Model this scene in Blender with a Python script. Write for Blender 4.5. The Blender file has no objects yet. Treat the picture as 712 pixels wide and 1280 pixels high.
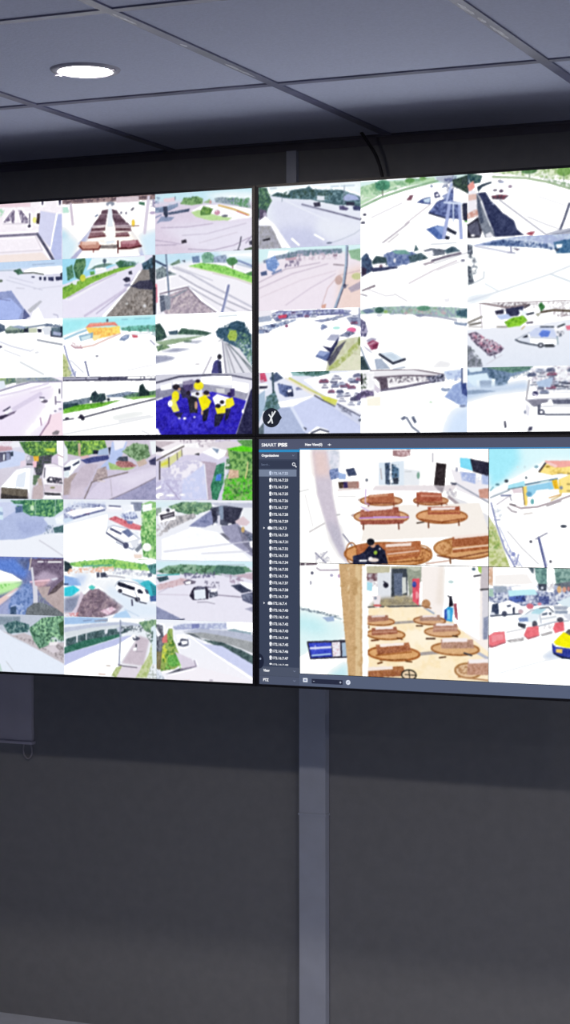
import bpy, bmesh, math, random
import numpy as np
from mathutils import Vector, Matrix
random.seed(4)
PI = math.pi
COL = bpy.context.scene.collection
sc = bpy.context.scene

# ------------------------------------------------------------------ scale of the room (metres)
EYE = 1.517            # camera height
CEIL = EYE + 0.83      # suspended ceiling
WALL_Y = 4.565         # wall behind the video wall
SH = 0.5866            # height of one monitor's picture
SW = SH * 16 / 9
SCREEN_Y = 7.17327 * SH
CX = -3.25451 * SH     # middle of the four monitors
CZ = EYE + 0.118855 * SH
GX, GY = 0.02789 * SH, 0.02238 * SH
ROOM_X0, ROOM_X1, ROOM_Y0 = -5.0, 3.2, -2.6


def lin(h):
    h = h.lstrip('#')
    out = []
    for i in (0, 2, 4):
        c = int(h[i:i + 2], 16) / 255
        out.append(c / 12.92 if c <= 0.04045 else ((c + 0.055) / 1.055) ** 2.4)
    return tuple(out)


# ------------------------------------------------------------------ materials
def mat(name, color, rough=0.6, metal=0.0, var=0.06, scale=40.0, bump=0.0, spec=0.5, detail=4.0):
    m = bpy.data.materials.new(name)
    m.use_nodes = True
    nt = m.node_tree
    b = nt.nodes['Principled BSDF']
    b.inputs['Roughness'].default_value = rough
    b.inputs['Metallic'].default_value = metal
    b.inputs['Specular IOR Level'].default_value = spec
    c = lin(color)
    tc = nt.nodes.new('ShaderNodeTexCoord')
    nz = nt.nodes.new('ShaderNodeTexNoise')
    nz.inputs['Scale'].default_value = scale
    nz.inputs['Detail'].default_value = detail
    nt.links.new(tc.outputs['Object'], nz.inputs['Vector'])
    r = nt.nodes.new('ShaderNodeValToRGB')
    r.color_ramp.elements[0].position = 0.3
    r.color_ramp.elements[1].position = 0.7
    r.color_ramp.elements[0].color = tuple(x * (1 - var) for x in c) + (1,)
    r.color_ramp.elements[1].color = tuple(min(1, x * (1 + var)) for x in c) + (1,)
    nt.links.new(nz.outputs['Fac'], r.inputs['Fac'])
    nt.links.new(r.outputs['Color'], b.inputs['Base Color'])
    if bump:
        bp = nt.nodes.new('ShaderNodeBump')
        bp.inputs['Strength'].default_value = bump
        bp.inputs['Distance'].default_value = 0.002
        nt.links.new(nz.outputs['Fac'], bp.inputs['Height'])
        nt.links.new(bp.outputs['Normal'], b.inputs['Normal'])
    return m


def lit(name, color, strength=1.0, sample='NONE'):
    m = bpy.data.materials.new(name)
    m.use_nodes = True
    b = m.node_tree.nodes['Principled BSDF']
    b.inputs['Base Color'].default_value = (0.004, 0.004, 0.005, 1)
    b.inputs['Roughness'].default_value = 0.5
    b.inputs['Specular IOR Level'].default_value = 0.1
    b.inputs['Emission Color'].default_value = lin(color) + (1,)
    b.inputs['Emission Strength'].default_value = strength
    m.cycles.emission_sampling = sample
    return m


M_WALL = mat('wall_paint', '868a92', 0.85, var=0.05, scale=30, bump=0.15)
M_SIDE = mat('side_wall_paint', '28346c', 0.85, var=0.04, scale=30, bump=0.1)
M_CEIL = mat('ceiling_board', 'c0c6de', 0.9, var=0.05, scale=160, bump=0.35, detail=8)
M_GRID = mat('ceiling_grid_metal', '6c6e8c', 0.38, var=0.25, scale=9, spec=0.6)
M_STREAK = mat('pale_streak', 'c8cad6', 0.35, var=0.3, scale=60, spec=0.6)
M_FLOOR = mat('floor_vinyl', 'b4bed2', 0.35, var=0.06, scale=14)
M_TRIM = mat('trim_paint', '6a6a7c', 0.6)
M_TRUNK = mat('trunking_plastic', 'b8c2d8', 0.5, var=0.04, scale=20)
M_PANEL = mat('grey_panel_plastic', 'ccccde', 0.55, var=0.05, scale=12)
M_CORD = mat('grey_cord', '9a9aa8', 0.6)
M_CABLE = mat('black_cable', '20222e', 0.55)
M_BEZEL = mat('black_bezel_plastic', '12131d', 0.45, var=0.08, spec=0.35)
M_BODY = mat('black_metal_housing', '16171f', 0.5, var=0.08)
M_GLASS = mat('black_screen_glass', '06070c', 0.4, var=0.02, spec=0.1)
M_STEEL = mat('bracket_steel', '3a3c44', 0.4, metal=0.8)
M_RING = mat('downlight_ring_metal', '9c9cb0', 0.4, metal=0.0, var=0.03)
M_LAMP = lit('downlight_glow', 'fff0e0', 290.0, 'AUTO')

M_FEED = bpy.data.materials.new('screen_picture')
M_FEED.use_nodes = True
_n = M_FEED.node_tree
_b = _n.nodes['Principled BSDF']
_b.inputs['Base Color'].default_value = (0.004, 0.004, 0.005, 1)
_b.inputs['Roughness'].default_value = 0.5
_b.inputs['Specular IOR Level'].default_value = 0.1
_a = _n.nodes.new('ShaderNodeAttribute')
_a.attribute_name = 'picture'
_n.links.new(_a.outputs['Color'], _b.inputs['Emission Color'])
_b.inputs['Emission Strength'].default_value = 1.0
M_FEED.cycles.emission_sampling = 'NONE'

UI = {}


def ui(color):
    if color not in UI:
        UI[color] = lit('screen_colour_' + color, color, 1.0)
    return UI[color]


# ------------------------------------------------------------------ mesh helpers
def obj(name, bm, m, parent=None, loc=(0, 0, 0), smooth=False):
    me = bpy.data.meshes.new(name)
    bm.normal_update()
    bm.to_mesh(me)
    bm.free()
    for x in (m if isinstance(m, (list, tuple)) else [m]):
        me.materials.append(x)
    if smooth:
        for p in me.polygons:
            p.use_smooth = True
    o = bpy.data.objects.new(name, me)
    COL.objects.link(o)
    o.location = loc
    if parent:
        o.parent = parent
    return o


def thing(name, label, cat, loc, group=None):
    o = bpy.data.objects.new(name, None)
    o.empty_display_size = 0.1
    COL.objects.link(o)
    o.location = loc
    return tag(o, label, cat, group)


def tag(o, label, cat, group=None):
    o['label'] = label
    o['category'] = cat
    if group:
        o['group'] = group
    return o


def struct(name, bm, m, loc=(0, 0, 0)):
    o = obj(name, bm, m, None, loc)
    o['kind'] = 'structure'
    return o


def box(bm, x0, x1, y0, y1, z0, z1, bevel=0.0, mi=0):
    v = [bm.verts.new((x, y, z)) for z in (z0, z1) for y in (y0, y1) for x in (x0, x1)]
    fs = [bm.faces.new([v[i] for i in q]) for q in
          ((0, 2, 3, 1), (4, 5, 7, 6), (0, 1, 5, 4), (2, 6, 7, 3), (0, 4, 6, 2), (1, 3, 7, 5))]
    for f in fs:
        f.material_index = mi
    if bevel:
        es = list({e for f in fs for e in f.edges})
        bmesh.ops.bevel(bm, geom=es, offset=bevel, segments=2, profile=0.7, affect='EDGES')


def tube(bm, pts, r, seg=10):
    pts = [Vector(p) for p in pts]
    rings = []
    up = Vector((0.31, 0.52, 0.79)).normalized()
    for i, p in enumerate(pts):
        d = (pts[min(i + 1, len(pts) - 1)] - pts[max(i - 1, 0)]).normalized()
        a = d.cross(up).normalized()
        b = d.cross(a).normalized()
        rings.append([bm.verts.new(p + a * r * math.cos(t) + b * r * math.sin(t))
                      for t in (2 * PI * k / seg for k in range(seg))])
    for r0, r1 in zip(rings, rings[1:]):
        for k in range(seg):
            bm.faces.new((r0[k], r0[(k + 1) % seg], r1[(k + 1) % seg], r1[k]))
    bm.faces.new(rings[0][::-1])
    bm.faces.new(rings[-1])


def spline(ctrl, n=8):
    c = [Vector(p) for p in ctrl]
    c = [c[0] * 2 - c[1]] + c + [c[-1] * 2 - c[-2]]
    out = []
    for i in range(1, len(c) - 2):
        for k in range(n):
            t = k / n
            a, b, d, e = c[i - 1], c[i], c[i + 1], c[i + 2]
            out.append(0.5 * (2 * b + (d - a) * t + (2 * a - 5 * b + 4 * d - e) * t * t + (3 * b - a - 3 * d + e) * t ** 3))
    out.append(c[-2])
    return out


def lathe(bm, prof, seg=48):
    """profile of (radius, z) turned round the z axis"""
    rings = [[bm.verts.new((r * math.cos(2 * PI * k / seg), r * math.sin(2 * PI * k / seg), z)) for k in range(seg)]
             for r, z in prof]
    for r0, r1 in zip(rings, rings[1:]):
        for k in range(seg):
            bm.faces.new((r0[k], r0[(k + 1) % seg], r1[(k + 1) % seg], r1[k]))
    return rings


# ------------------------------------------------------------------ the room
bm = bmesh.new(); box(bm, ROOM_X0, ROOM_X1, ROOM_Y0, WALL_Y, -0.1, 0); struct('floor', bm, M_FLOOR)
bm = bmesh.new(); box(bm, ROOM_X0, ROOM_X1, ROOM_Y0, WALL_Y, CEIL, CEIL + 0.1); struct('ceiling', bm, M_CEIL)
bm = bmesh.new(); box(bm, ROOM_X0 - 0.1, ROOM_X1 + 0.1, WALL_Y, WALL_Y + 0.1, -0.1, CEIL + 0.1); struct('wall_back', bm, M_WALL)
bm = bmesh.new(); box(bm, ROOM_X0 - 0.1, ROOM_X0, ROOM_Y0, WALL_Y, -0.1, CEIL + 0.1); struct('wall_left', bm, M_SIDE)
bm = bmesh.new(); box(bm, ROOM_X1, ROOM_X1 + 0.1, ROOM_Y0, WALL_Y, -0.1, CEIL + 0.1); struct('wall_right', bm, M_SIDE)
bm = bmesh.new(); box(bm, ROOM_X0 - 0.1, ROOM_X1 + 0.1, ROOM_Y0 - 0.1, ROOM_Y0, -0.1, CEIL + 0.1); struct('wall_front', bm, M_SIDE)

# exposed T-bars of the suspended ceiling
TX, TY = 0.602, 0.745
bm = bmesh.new()
x = -1.70 - TX * 5
while x < ROOM_X1:
    box(bm, x - 0.012, x + 0.012, ROOM_Y0 + 0.001, WALL_Y - 0.001, CEIL - 0.004, CEIL, 0.0012)
    x += TX
y = 3.853
while y > ROOM_Y0:
    box(bm, ROOM_X0 + 0.001, ROOM_X1 - 0.001, y - 0.012, y + 0.012, CEIL - 0.0035, CEIL, 0.0012)
    y -= TY
# thin pale streaks of irregular width laid along two of the bars
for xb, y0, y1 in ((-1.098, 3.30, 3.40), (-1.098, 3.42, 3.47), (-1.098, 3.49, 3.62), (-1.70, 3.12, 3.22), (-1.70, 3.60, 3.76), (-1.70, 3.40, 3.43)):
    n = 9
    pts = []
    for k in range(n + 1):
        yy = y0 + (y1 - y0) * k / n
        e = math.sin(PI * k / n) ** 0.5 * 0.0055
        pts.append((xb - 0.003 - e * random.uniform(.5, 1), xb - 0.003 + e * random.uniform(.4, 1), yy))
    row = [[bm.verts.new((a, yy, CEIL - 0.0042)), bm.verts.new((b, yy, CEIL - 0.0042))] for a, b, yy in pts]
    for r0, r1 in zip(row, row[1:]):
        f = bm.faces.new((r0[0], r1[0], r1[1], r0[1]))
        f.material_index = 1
struct('trim_1', bm, [M_GRID, M_STREAK])
# wall angle where the ceiling meets the back wall
bm = bmesh.new()
box(bm, ROOM_X0 + 0.001, ROOM_X1 - 0.001, WALL_Y - 0.022, WALL_Y, CEIL - 0.005, CEIL, 0.001)
box(bm, ROOM_X0 + 0.001, ROOM_X1 - 0.001, WALL_Y - 0.003, WALL_Y, CEIL - 0.024, CEIL - 0.004, 0.001)
struct('trim_2', bm, M_TRIM)


# ------------------------------------------------------------------ recessed downlights
def make_downlight():
    t = thing('downlight', 'round recessed downlight glowing white in the ceiling tile above the left monitors', 'ceiling light',
              (-2.004, 3.557, CEIL))
    bm = bmesh.new()
    lathe(bm, [(0.0555, -0.003), (0.0570, -0.0052), (0.0590, -0.0058), (0.0640, -0.0057), (0.0710, -0.0040), (0.0740, 0.0)])
    obj('trim_ring', bm, M_RING, t, smooth=True)
    bm = bmesh.new()
    r = lathe(bm, [(0.0556, -0.0030), (0.050, -0.0038), (0.040, -0.0058), (0.028, -0.0070), (0.016, -0.0077), (0.006, -0.0079)], 40)
    bm.faces.new(r[-1][::-1])
    for f in bm.faces:
        if f.normal.z > 0:
            f.normal_flip()
    obj('diffuser', bm, M_LAMP, t, smooth=True)
    for s in (-1, 1):
        bm = bmesh.new()
        box(bm, s * 0.066 - 0.006, s * 0.066 + 0.006, -0.005, 0.005, -0.0085, -0.0062, 0.0006)
        obj('spring_clip', bm, M_RING, t)
    return t


lamp0 = make_downlight()
for yy in (3.557, 2.37, 1.14):
    for k in range(5):
        xx = -2.004 + (k - 1) * 1.806
        if xx < ROOM_X0 + .2 or xx > ROOM_X1 - .2 or k == 0 or (yy == 3.557 and k == 1) or (yy == 1.14 and k < 3):
            continue
        r = lamp0.copy(); COL.objects.link(r); r.location = (xx, yy, CEIL)
        r['label'] = 'recessed downlight in the ceiling rows outside the photo, nearer the camera or beyond its edges'
        r['group'] = 'recessed downlights out of view'
        for ch in list(lamp0.children):
            c = ch.copy(); COL.objects.link(c); c.parent = r

# ------------------------------------------------------------------ camera pictures shown on the monitors
# Each picture is a list of flat shapes in its own 0..1000 frame:
# g top bottom | p colour polygon | q colour softness polygon | r colour width oval | c colour size cover polygon of cars | l colour width line | e colour x y rx ry | n colour grain cover polygon
FEEDS = """
@TL 1 0|white corridor with pews beyond a dark rail
g f8f2f8 f6f0fa
p f2d8e2 -33 -56 647 11 646 79 -33 31
n a8d8b8 69 .5 -33 48 354 85 354 206 -34 343
p 6e6480 348 308 416 177 456 112 472 131 466 336 444 338 433 290 353 326
n d8d0e0 45 .35 353 309 456 112 472 131 466 336
p 6e6480 514 118 551 138 618 282 623 347 550 344 534 257
n d8d0e0 45 .35 514 118 551 138 618 282 623 347 550 344
l d8d0dc 14 342 342 623 359
l 4e4a62 21 638 198 638 386
e 2a2840 634 406 17 22
e f2ef8c 693 306 22 51
p 3c3038 722 197 755 200 746 379 710 367
p d4d6f2 758 158 929 217 867 798 734 548
p bcc4ec 948 227 994 232 992 1029 919 1007 867 815
p fafaff 929 208 951 219 872 824 861 798
l 7c7890 42 -46 541 307 546 723 547
l 54546c 51 723 547 822 795 899 1005
l c8c0cc 10 -36 829 307 830 778 825 701 580
p f4e6e2 -48 880 778 863 872 1020 -48 984
p 30304a 771 -20 794 -17 786 58 774 57
p 30304a 960 -9 986 -7 979 77 962 76
@TL 1 1|car park with white-roofed shed and car corner
g e6e8f8 ecebfa
q c0d8f4 14 -48 -68 1010 -3 1009 116 788 116 306 140 -49 140
l a0b0cc 14 666 73 910 66
p fafcff 576 169 643 122 976 113 998 132 998 285 788 253 576 203
l 6e7270 24 531 208 677 207 788 244
p 55806a 453 151 531 128 570 211 503 232
n 304c40 31 .5 453 151 531 128 570 211 503 232
l 8aa0b0 10 -37 141 453 151
p d8d8ea 799 245 998 242 998 293 832 281
p 303454 654 269 688 271 688 293 656 291
p 303454 738 283 768 285 768 337 743 335
p 303454 788 287 819 289 819 349 793 347
p 34385c 838 290 901 295 901 363 843 355
p 303454 921 296 998 293 998 353 926 361
p 303040 970 240 998 225 998 293 976 292
e 607060 311 322 23 24
l c8cadc 12 373 309 575 409 776 508
l d0d0e4 14 407 260 676 381
l d4d4e6 14 676 484 986 454
l c8c8d8 12 485 454 575 469
p c0c2cc 608 840 675 758 753 677 775 704 641 893
p fafaff 641 1004 675 861 731 796 797 1013
p 929ecc -50 523 304 511 429 493 574 820 546 1025 -51 992
p aabaee -50 644 417 622 552 836 506 988 -51 992
l 7880b0 14 -39 680 304 632 417 665
p 5a6290 574 812 639 944 551 1017
l b8b8d0 20 897 925 941 945 952 1030
@TL 1 2|pale road junction with low sheds behind
g fbfdfd f8fbfb
p a0b4a8 359 161 416 104 618 123 640 227 359 230
p 98a8c4 416 121 506 100 596 131 573 172
p 56667c -52 44 303 60 357 101 359 187 302 210 -52 209
p 66786e 359 178 618 175 618 226 449 235 370 226
n 304050 38 .4 359 170 618 149 618 226 370 231
p 262c40 568 163 618 158 618 226 573 224
p c8d0b8 624 158 713 154 713 236 629 232
p 2c3048 719 175 765 177 765 234 727 232
p dfe4ee 769 148 869 154 857 281 796 278
l 7c8aa0 27 618 140 808 108 1007 156
n 506080 27 .5 797 90 1007 118 1007 152 797 141
p 5c7080 872 154 1007 161 1006 331 865 298
p 203040 968 150 1007 152 1006 322 973 304
p a8b0d0 891 223 987 253 973 300 890 279
l 302c48 17 868 222 868 299 984 325
l 9498a8 24 718 360 840 403 1017 459
l dadcec 24 -41 254 302 374 437 458 639 545
l dcdcec 17 639 548 673 520
l e0e0ec 17 347 514 527 626
l d4d4e0 17 695 573 729 569
e 606078 301 457 23 21
l d8dce4 24 527 729 783 944
@TL 1 3|pinkish street with two cars driving
g f3ebfa efe4fa
q fbf8fd 69 469 71 993 71 992 429 926 598 635 996 -47 987 -45 403
q f0e6fa 70 -57 507 637 214 927 188 748 594 523 1003 -58 995
p 88a080 -54 -120 300 -81 368 -105 470 -15 481 80 299 143 -56 228
n c4e070 38 .45 -54 -120 368 -105 424 -17 300 31 -55 54
n 4c6a70 38 .5 368 -36 481 -15 481 80 368 102
p 9ea8a8 481 3 861 -2 977 71 977 91 649 68 480 109
n 7080a0 31 .4 481 3 861 -2 977 71 649 68
p e4ecf8 -55 37 345 50 367 171 -56 280
l 8e8ea8 24 -56 333 299 221 480 140 649 80 982 79
l dcd2ea 79 445 545 749 286
l d8cee8 17 -45 403 503 244 838 109
l e4d8ee 17 637 265 860 169
p f8e0ec 747 997 859 648 981 599 996 1009
l a084a0 27 741 997 803 852 836 784 861 648
l b090b0 21 748 697 759 817
p 7c708a -57 734 298 654 485 563 456 614 320 706 -57 769
p 5c5870 321 568 412 483 417 509 343 577
p f0eef8 343 591 416 518 445 562 366 638
p 38304a 286 654 366 629 400 639 320 710 286 714
p e4e0f0 735 405 749 346 793 347 829 391 782 432
l 6c6880 24 743 346 791 352
e 6c6478 793 412 36 27
e f4f0fa 765 386 22 24
p 303048 951 206 966 207 966 289 951 283
l 807890 27 915 342 917 461
l 9088a0 20 926 427 970 429
e 807c98 912 581 15 14
e 807c98 968 548 18 14
l a8a8b8 17 988 88 984 361
p 8c848c 875 948 925 902 960 923 941 983 880 987
@TL 2 0|long hall with two rows of brown pews
g fbf8fa fdf8f6
p a08888 -2 -8 1007 -2 1007 85 -2 73
n 5a4a54 62 .5 -2 -8 1007 -2 1007 73 -2 57
p d8c8d0 586 8 827 13 827 103 585 102
p c0e8d8 9 118 63 123 79 220 9 214
p 407058 827 114 887 120 887 179 827 150
q d4ecf8 48 -3 477 170 732 108 1015 -4 1006
q b8dcf0 38 -3 525 78 604 -3 645
q d4ecfb 47 826 669 1006 590 1005 1037 885 1028
l d0c4d4 43 95 78 117 416
l d8d0e2 52 929 42 886 627
n 8078a0 47 .5 947 91 999 96 999 213 947 208
e b8a8c8 969 305 30 24
p b8bee0 170 756 279 574 341 436 371 391 348 627 224 748
p b4b4d4 77 1012 193 830 229 856 136 1017
p c0c8e6 706 469 796 690 848 836 885 1028 840 1001 751 686
q fdf6ee 33 340 460 706 469 826 740 848 930 216 879
p 5e4654 433 218 497 201 494 279 421 277
p 6e5664 410 280 488 283 485 349 390 345
p 5a4250 390 345 481 349 478 413 348 425
p 6a5262 348 413 475 405 472 467 333 478
p 5e4654 537 204 593 233 615 295 543 283
p 6e5664 539 288 623 300 653 370 548 355
p 5a4250 548 355 661 370 698 449 564 428
p 6a5262 567 428 706 441 743 515 572 500
l d8c8d0 17 333 464 471 462
l e0d0d8 17 577 486 736 491
p 74545e 322 487 466 485 466 557 310 562
p 74545e 576 500 736 514 748 586 578 571
l ece0e4 14 328 497 455 494
l ece0e4 14 585 510 728 523
p 8c6870 302 571 432 563 470 609 462 656 286 658
l 4e2c34 19 333 519 463 523
l 4e2c34 19 585 541 721 553
l d8c0c8 19 317 565 432 563
p 8c6870 578 600 706 594 724 648 690 676 578 662
p e8f0f8 502 142 537 145 569 765 477 781
p fff8f2 478 496 572 500 584 719 462 733
l 602c34 21 286 658 470 643
l 5a2a30 21 581 659 721 660
p 807878 409 795 599 796 599 858 409 847
p c89484 201 715 386 731 416 800 389 865 224 851 186 793
p e8c0b0 217 717 374 730 367 777 217 774
l 6a2c28 26 186 786 224 851 393 860 416 800
p 985c68 633 747 811 734 848 824 818 862 629 856
p c08c98 645 748 796 742 796 796 645 795
l 501c22 31 602 744 605 863 735 869 848 841
l 702828 17 340 865 339 901
l 501c22 21 602 863 602 934
e 9098a8 522 115 46 38
e f4f4fc 518 155 18 43
p 606070 737 235 767 191 776 216 749 255
e 707088 691 283 9 21
e 707088 638 273 9 21
e f4d24a 766 458 17 61
l 886860 14 744 501 826 504
l 506890 17 364 307 387 285
@TL 2 1|highway beside a green verge with trees
g e6e4f6 eae6f8
p a0dcf4 -4 -18 431 16 870 26 870 121 583 146 354 272 -5 439
p e8f6fb 324 12 885 23 885 134 583 135 370 142 262 218
p 6a8a80 293 208 354 141 461 109 553 120 461 173
p 3c6848 123 160 151 18 250 -3 256 122 200 369 146 329
n 6c9468 48 .45 123 160 151 18 250 -3 256 122 200 369
p 5a8a6c 45 154 108 98 129 304 60 371
n 386850 38 .4 45 154 108 98 129 304 60 371
e 506070 459 66 20 36
l 506070 10 458 89 458 149
p 3c6a50 576 110 629 67 705 89 795 115 780 173 614 196
n 7898a0 43 .4 644 68 825 117 795 162 644 163
p f0f4f8 354 177 477 174 476 245 362 273
p 86b848 -2 487 200 369 354 301 614 196 795 174 553 287 354 404 28 670 -3 680
n 5a9038 48 .4 -2 487 200 369 614 196 553 263 277 386 13 584
p 60a050 300 233 346 224 354 284 308 298
e d2d850 223 335 31 60
p e8eef4 115 375 169 355 153 450 114 435
p f2f0fa 28 682 354 416 553 299 583 301 90 710
l c8c0d8 24 60 660 323 461 583 289
l d0c8e0 43 245 971 658 579 825 306
l fafaff 52 444 994 704 582 832 283
l b8b0cc 19 368 942 689 569
p 34344c 651 389 689 349 727 366 737 418 689 444
e 9898b4 701 487 36 24
p 404054 713 263 750 249 755 311 716 313
p 8c8684 475 996 734 525 870 215 1005 214 1003 1026
n a8a09c 57 .45 490 973 764 586 974 600 973 1001
n 68605c 48 .35 582 978 824 590 974 600 973 1001
p 3a3a50 734 513 825 425 1004 414 1004 590 824 555
p 4a6880 855 143 1005 14 1005 249 870 244
n 28404c 42 .5 855 143 1005 14 1005 249 870 244
p 303a44 930 220 1005 225 1004 531 944 433
p 242a34 968 11 1005 14 1003 1026 970 1012
e d8d8dc 884 842 18 28
e c0c0c0 696 795 15 19
@TL 2 2|white plaza with yellow building under red roof
g fdfdff fcfdff
q a6ecf4 34 -7 5 597 8 1018 8 1018 215 627 207 260 180 -8 330
p 78c4b4 627 200 778 174 1003 172 1006 286 883 275 642 248
n 508878 43 .45 627 200 778 174 1003 172 1006 286 642 248
n a8c0c8 43 .4 883 232 1018 239 1017 380 913 304
p f4fafc -1 306 244 187 306 274 58 393
l 9ac4dc 29 27 356 167 267 259 223
p ffd66e 252 180 611 189 623 285 505 336 336 385
p ffe878 428 196 619 171 623 290 444 305
p ec8c7c 249 180 298 106 566 101 604 170 535 154 367 167 267 181
l f0b0a0 12 298 125 536 119
n f09a50 24 .35 321 191 581 192 581 311 351 348
e 505868 487 73 12 29
p 90b4cc 179 315 333 263 336 352 197 400
p d0e8f0 197 340 305 298 305 357 213 389
p ffe8a0 330 311 428 304 370 396 336 407
l e8c4bc 24 212 509 336 479 489 378 626 295
l a07080 17 96 467 135 510 212 514
n c898a0 38 .4 96 419 213 473 212 533 104 516
p 8496b8 614 403 641 350 679 321 720 330 714 377 664 422
p b8c4e0 641 350 702 336 687 364 649 381
p d06878 747 320 808 335 811 375 755 368
l a0a0c0 19 943 424 987 497
l d8e0e8 14 687 317 913 304
l 5a5f88 22 247 750 266 871 284 991
l 8890b8 14 235 762 258 751
e 6a6a80 374 660 14 12
p c8d09c -5 571 41 670 106 997 -6 993
n 98a868 48 .4 -5 692 41 694 106 997 -6 993
l 8088b8 22 19 476 57 694 137 998
n 98a0c8 34 .4 57 815 150 915 149 999 87 997
l c4c8d8 14 88 720 227 929
l e4e4ec 12 701 911 972 827
l 84b4c8 12 642 65 703 64
l 84b4c8 12 778 61 943 60
@TL 2 3|white road with dark trees and a motorbike
g fdfdfd fbfcfc
p 8494a4 -7 440 148 400 303 352 310 448 -8 524
n 506474 43 .45 -7 440 303 352 310 448 -8 524
p 263842 291 404 319 285 357 248 383 311 460 296 469 404 426 439 303 452
n 40605c 34 .3 291 404 319 285 460 296 469 404 303 452
p 2c4450 -7 476 164 444 182 521 -8 560
p 8c9cb4 469 332 700 272 821 290 700 362 487 361
n 405068 33 .4 472 332 700 279 821 290 700 362
p 6c9070 639 361 791 294 1001 264 1001 371 700 398
n 385850 38 .45 639 361 791 294 1001 264 1001 371
p 203436 818 299 830 176 863 149 890 237 929 274 926 357 824 371
p 62ac30 5 556 179 480 472 440 627 413 426 518 5 628
n 88c850 43 .35 5 556 472 440 627 413 426 518 5 628
n 2c5030 39 .25 5 537 472 428 578 412 426 474
e f0f0f4 306 436 15 29
e 303c44 495 400 18 24
p 90c464 682 381 911 349 1007 335 1007 371 760 407
l 444456 22 233 691 578 555 1007 399
l 505064 19 -8 739 117 713
p 2c283c 160 704 194 642 213 647 237 698 234 734 194 714
e 38384a 47 711 22 22
e 2c2c3c 217 726 19 17
q e6eaea 29 517 696 699 643 850 615 880 647 578 741
l e0e2e8 17 7 976 578 812 970 696
l dcdee6 14 608 765 940 676
e 50505c 548 561 12 14
l d8d8e0 14 850 931 925 979
p 4c4c64 -9 10 1016 29 1016 97 -10 78
l d8d8ea 22 12 40 242 43
l d8d8ea 22 265 41 381 43
l ffffff 36 708 47 829 48
l ffffff 36 851 49 864 50
l ffffff 35 891 50 939 47
l ffffff 35 959 46 983 47
@TL 3 0|lavender yard with a grass island
g dcd2e6 dccfe2
q e6e2f2 75 64 559 596 508 1009 460 1008 1035 440 989 221 722
q c4e8f4 35 -1 3 1009 -4 1009 203 596 175 207 136 -2 116
q f4fafc 44 503 67 750 43 1009 81 1009 203 627 141
p e8d0dc 89 87 207 69 210 144 96 143
l 405068 12 210 62 210 112
n 8090b0 45 .5 -1 53 49 58 49 158 -2 153
p 80a870 266 192 301 84 379 104 441 78 500 128 491 206 379 220
n 4c7448 45 .45 266 192 301 84 441 78 500 128 491 206
p 98b888 503 190 565 135 588 211
p a0b0b8 615 127 688 117 811 154 963 174 978 323 841 273 627 195
n 508c58 44 .5 704 136 963 162 978 323 841 273
n 687890 35 .35 615 115 842 150 842 236 627 195
p f6f4fa 371 309 488 226 673 232 1009 338 1009 472 780 512 472 435
p bcdc9c 375 334 456 302 657 420 792 464 749 502 565 485 425 413
p 5a8648 469 318 503 247 599 298 568 394 472 393
n 90b860 35 .4 469 318 503 247 599 298 568 394
e c890a8 642 364 28 39
e f0d0d8 634 344 9 15
e 6c707c 719 426 31 20
l d8b464 27 658 247 811 326 960 431
l c84850 10 841 358 948 437
e c89898 573 185 12 30
p 7484a4 -2 223 128 211 241 172 241 227 112 309 -2 308
n a8b8d0 45 .4 -2 223 241 172 241 227 -2 308
p 8c98b8 14 492 64 372 206 397 162 458 64 459
p 384058 84 211 128 211 136 366 112 401 88 337
p 505c78 128 315 285 286 363 268 350 324 143 354
l 8890b4 22 -2 391 65 347
l bcb0c8 15 64 559 331 570 595 537
l b8acc4 15 -3 758 158 804 268 846
l b4a8c0 15 -3 841 221 852
l b0a4bc 15 346 932 595 972 810 908 963 798
l c4bcd0 12 284 703 533 700 933 563
l d0c8d8 12 456 842 841 702
p 2c2834 273 782 323 773 331 826 278 837
l 585868 22 884 779 871 901 848 1002
l 707080 20 810 999 871 994
p 3a3a4c 960 859 1005 834 1005 917 970 914
p 506050 917 973 993 948 1005 1010 917 1003
l b0a8c0 24 932 881 1005 753
@TL 3 1|street corner with grass bank and leaning pole
g f3f3fa f2eff8
q c2e2f4 30 -3 -2 1008 10 1008 230 749 174 440 125 158 178 -4 241
q f6fafc 35 626 16 1008 15 1008 157 733 111
p 88b8a0 479 66 510 14 556 3 613 72 602 180 494 186
n 5c8c78 40 .4 479 66 556 3 613 72 602 180
p 6c84a8 382 71 455 59 464 169 393 169
p a4b4d0 602 88 733 62 736 190 610 180
n 708098 35 .4 602 88 733 62 736 190 610 180
p 508858 730 148 772 109 818 113 859 182 794 258 749 216
l 705848 15 798 239 798 283
l 8090b8 34 856 170 1005 274
l b8c4d8 25 840 218 1005 304
p 708c7c 155 178 252 98 265 161 177 197
p 606878 276 125 315 116 315 158
p 9cdc70 346 217 471 177 595 204 718 245 932 391 1008 451 1008 549 840 444 594 327
n 68b048 50 .35 346 217 471 177 718 245 1008 451 1008 500 594 298
p 508850 929 384 993 352 1005 431 947 410
l e8e0d8 15 362 236 594 335 840 451 1005 561
l c4bcb8 10 594 352 840 468 1004 578
p 90a0a4 3 254 79 205 126 276 228 345 126 368 15 418
n 505c68 40 .45 3 254 79 205 189 318 126 368 15 418
l 7888a0 32 114 8 122 188 144 689
l 405070 33 -3 103 110 200
l c4c4d4 30 189 230 377 356 625 596 1004 940
l d0d0de 20 221 220 594 471
l acacbc 22 252 372 439 559 656 746 1004 1014
l b8b8c6 22 345 553 640 844 840 1004
p b8aab8 109 991 62 896 59 758 141 676 330 576 485 835 617 1021
n d4c8cc 60 .45 109 991 141 676 330 576 485 835 617 1021
n 988c9c 50 .35 109 991 141 676 330 576 485 835 617 1021
l 74687a 20 46 657 204 605 333 564 470 809 643 1012
l f8f8ff 25 361 579 501 811 671 1019
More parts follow.
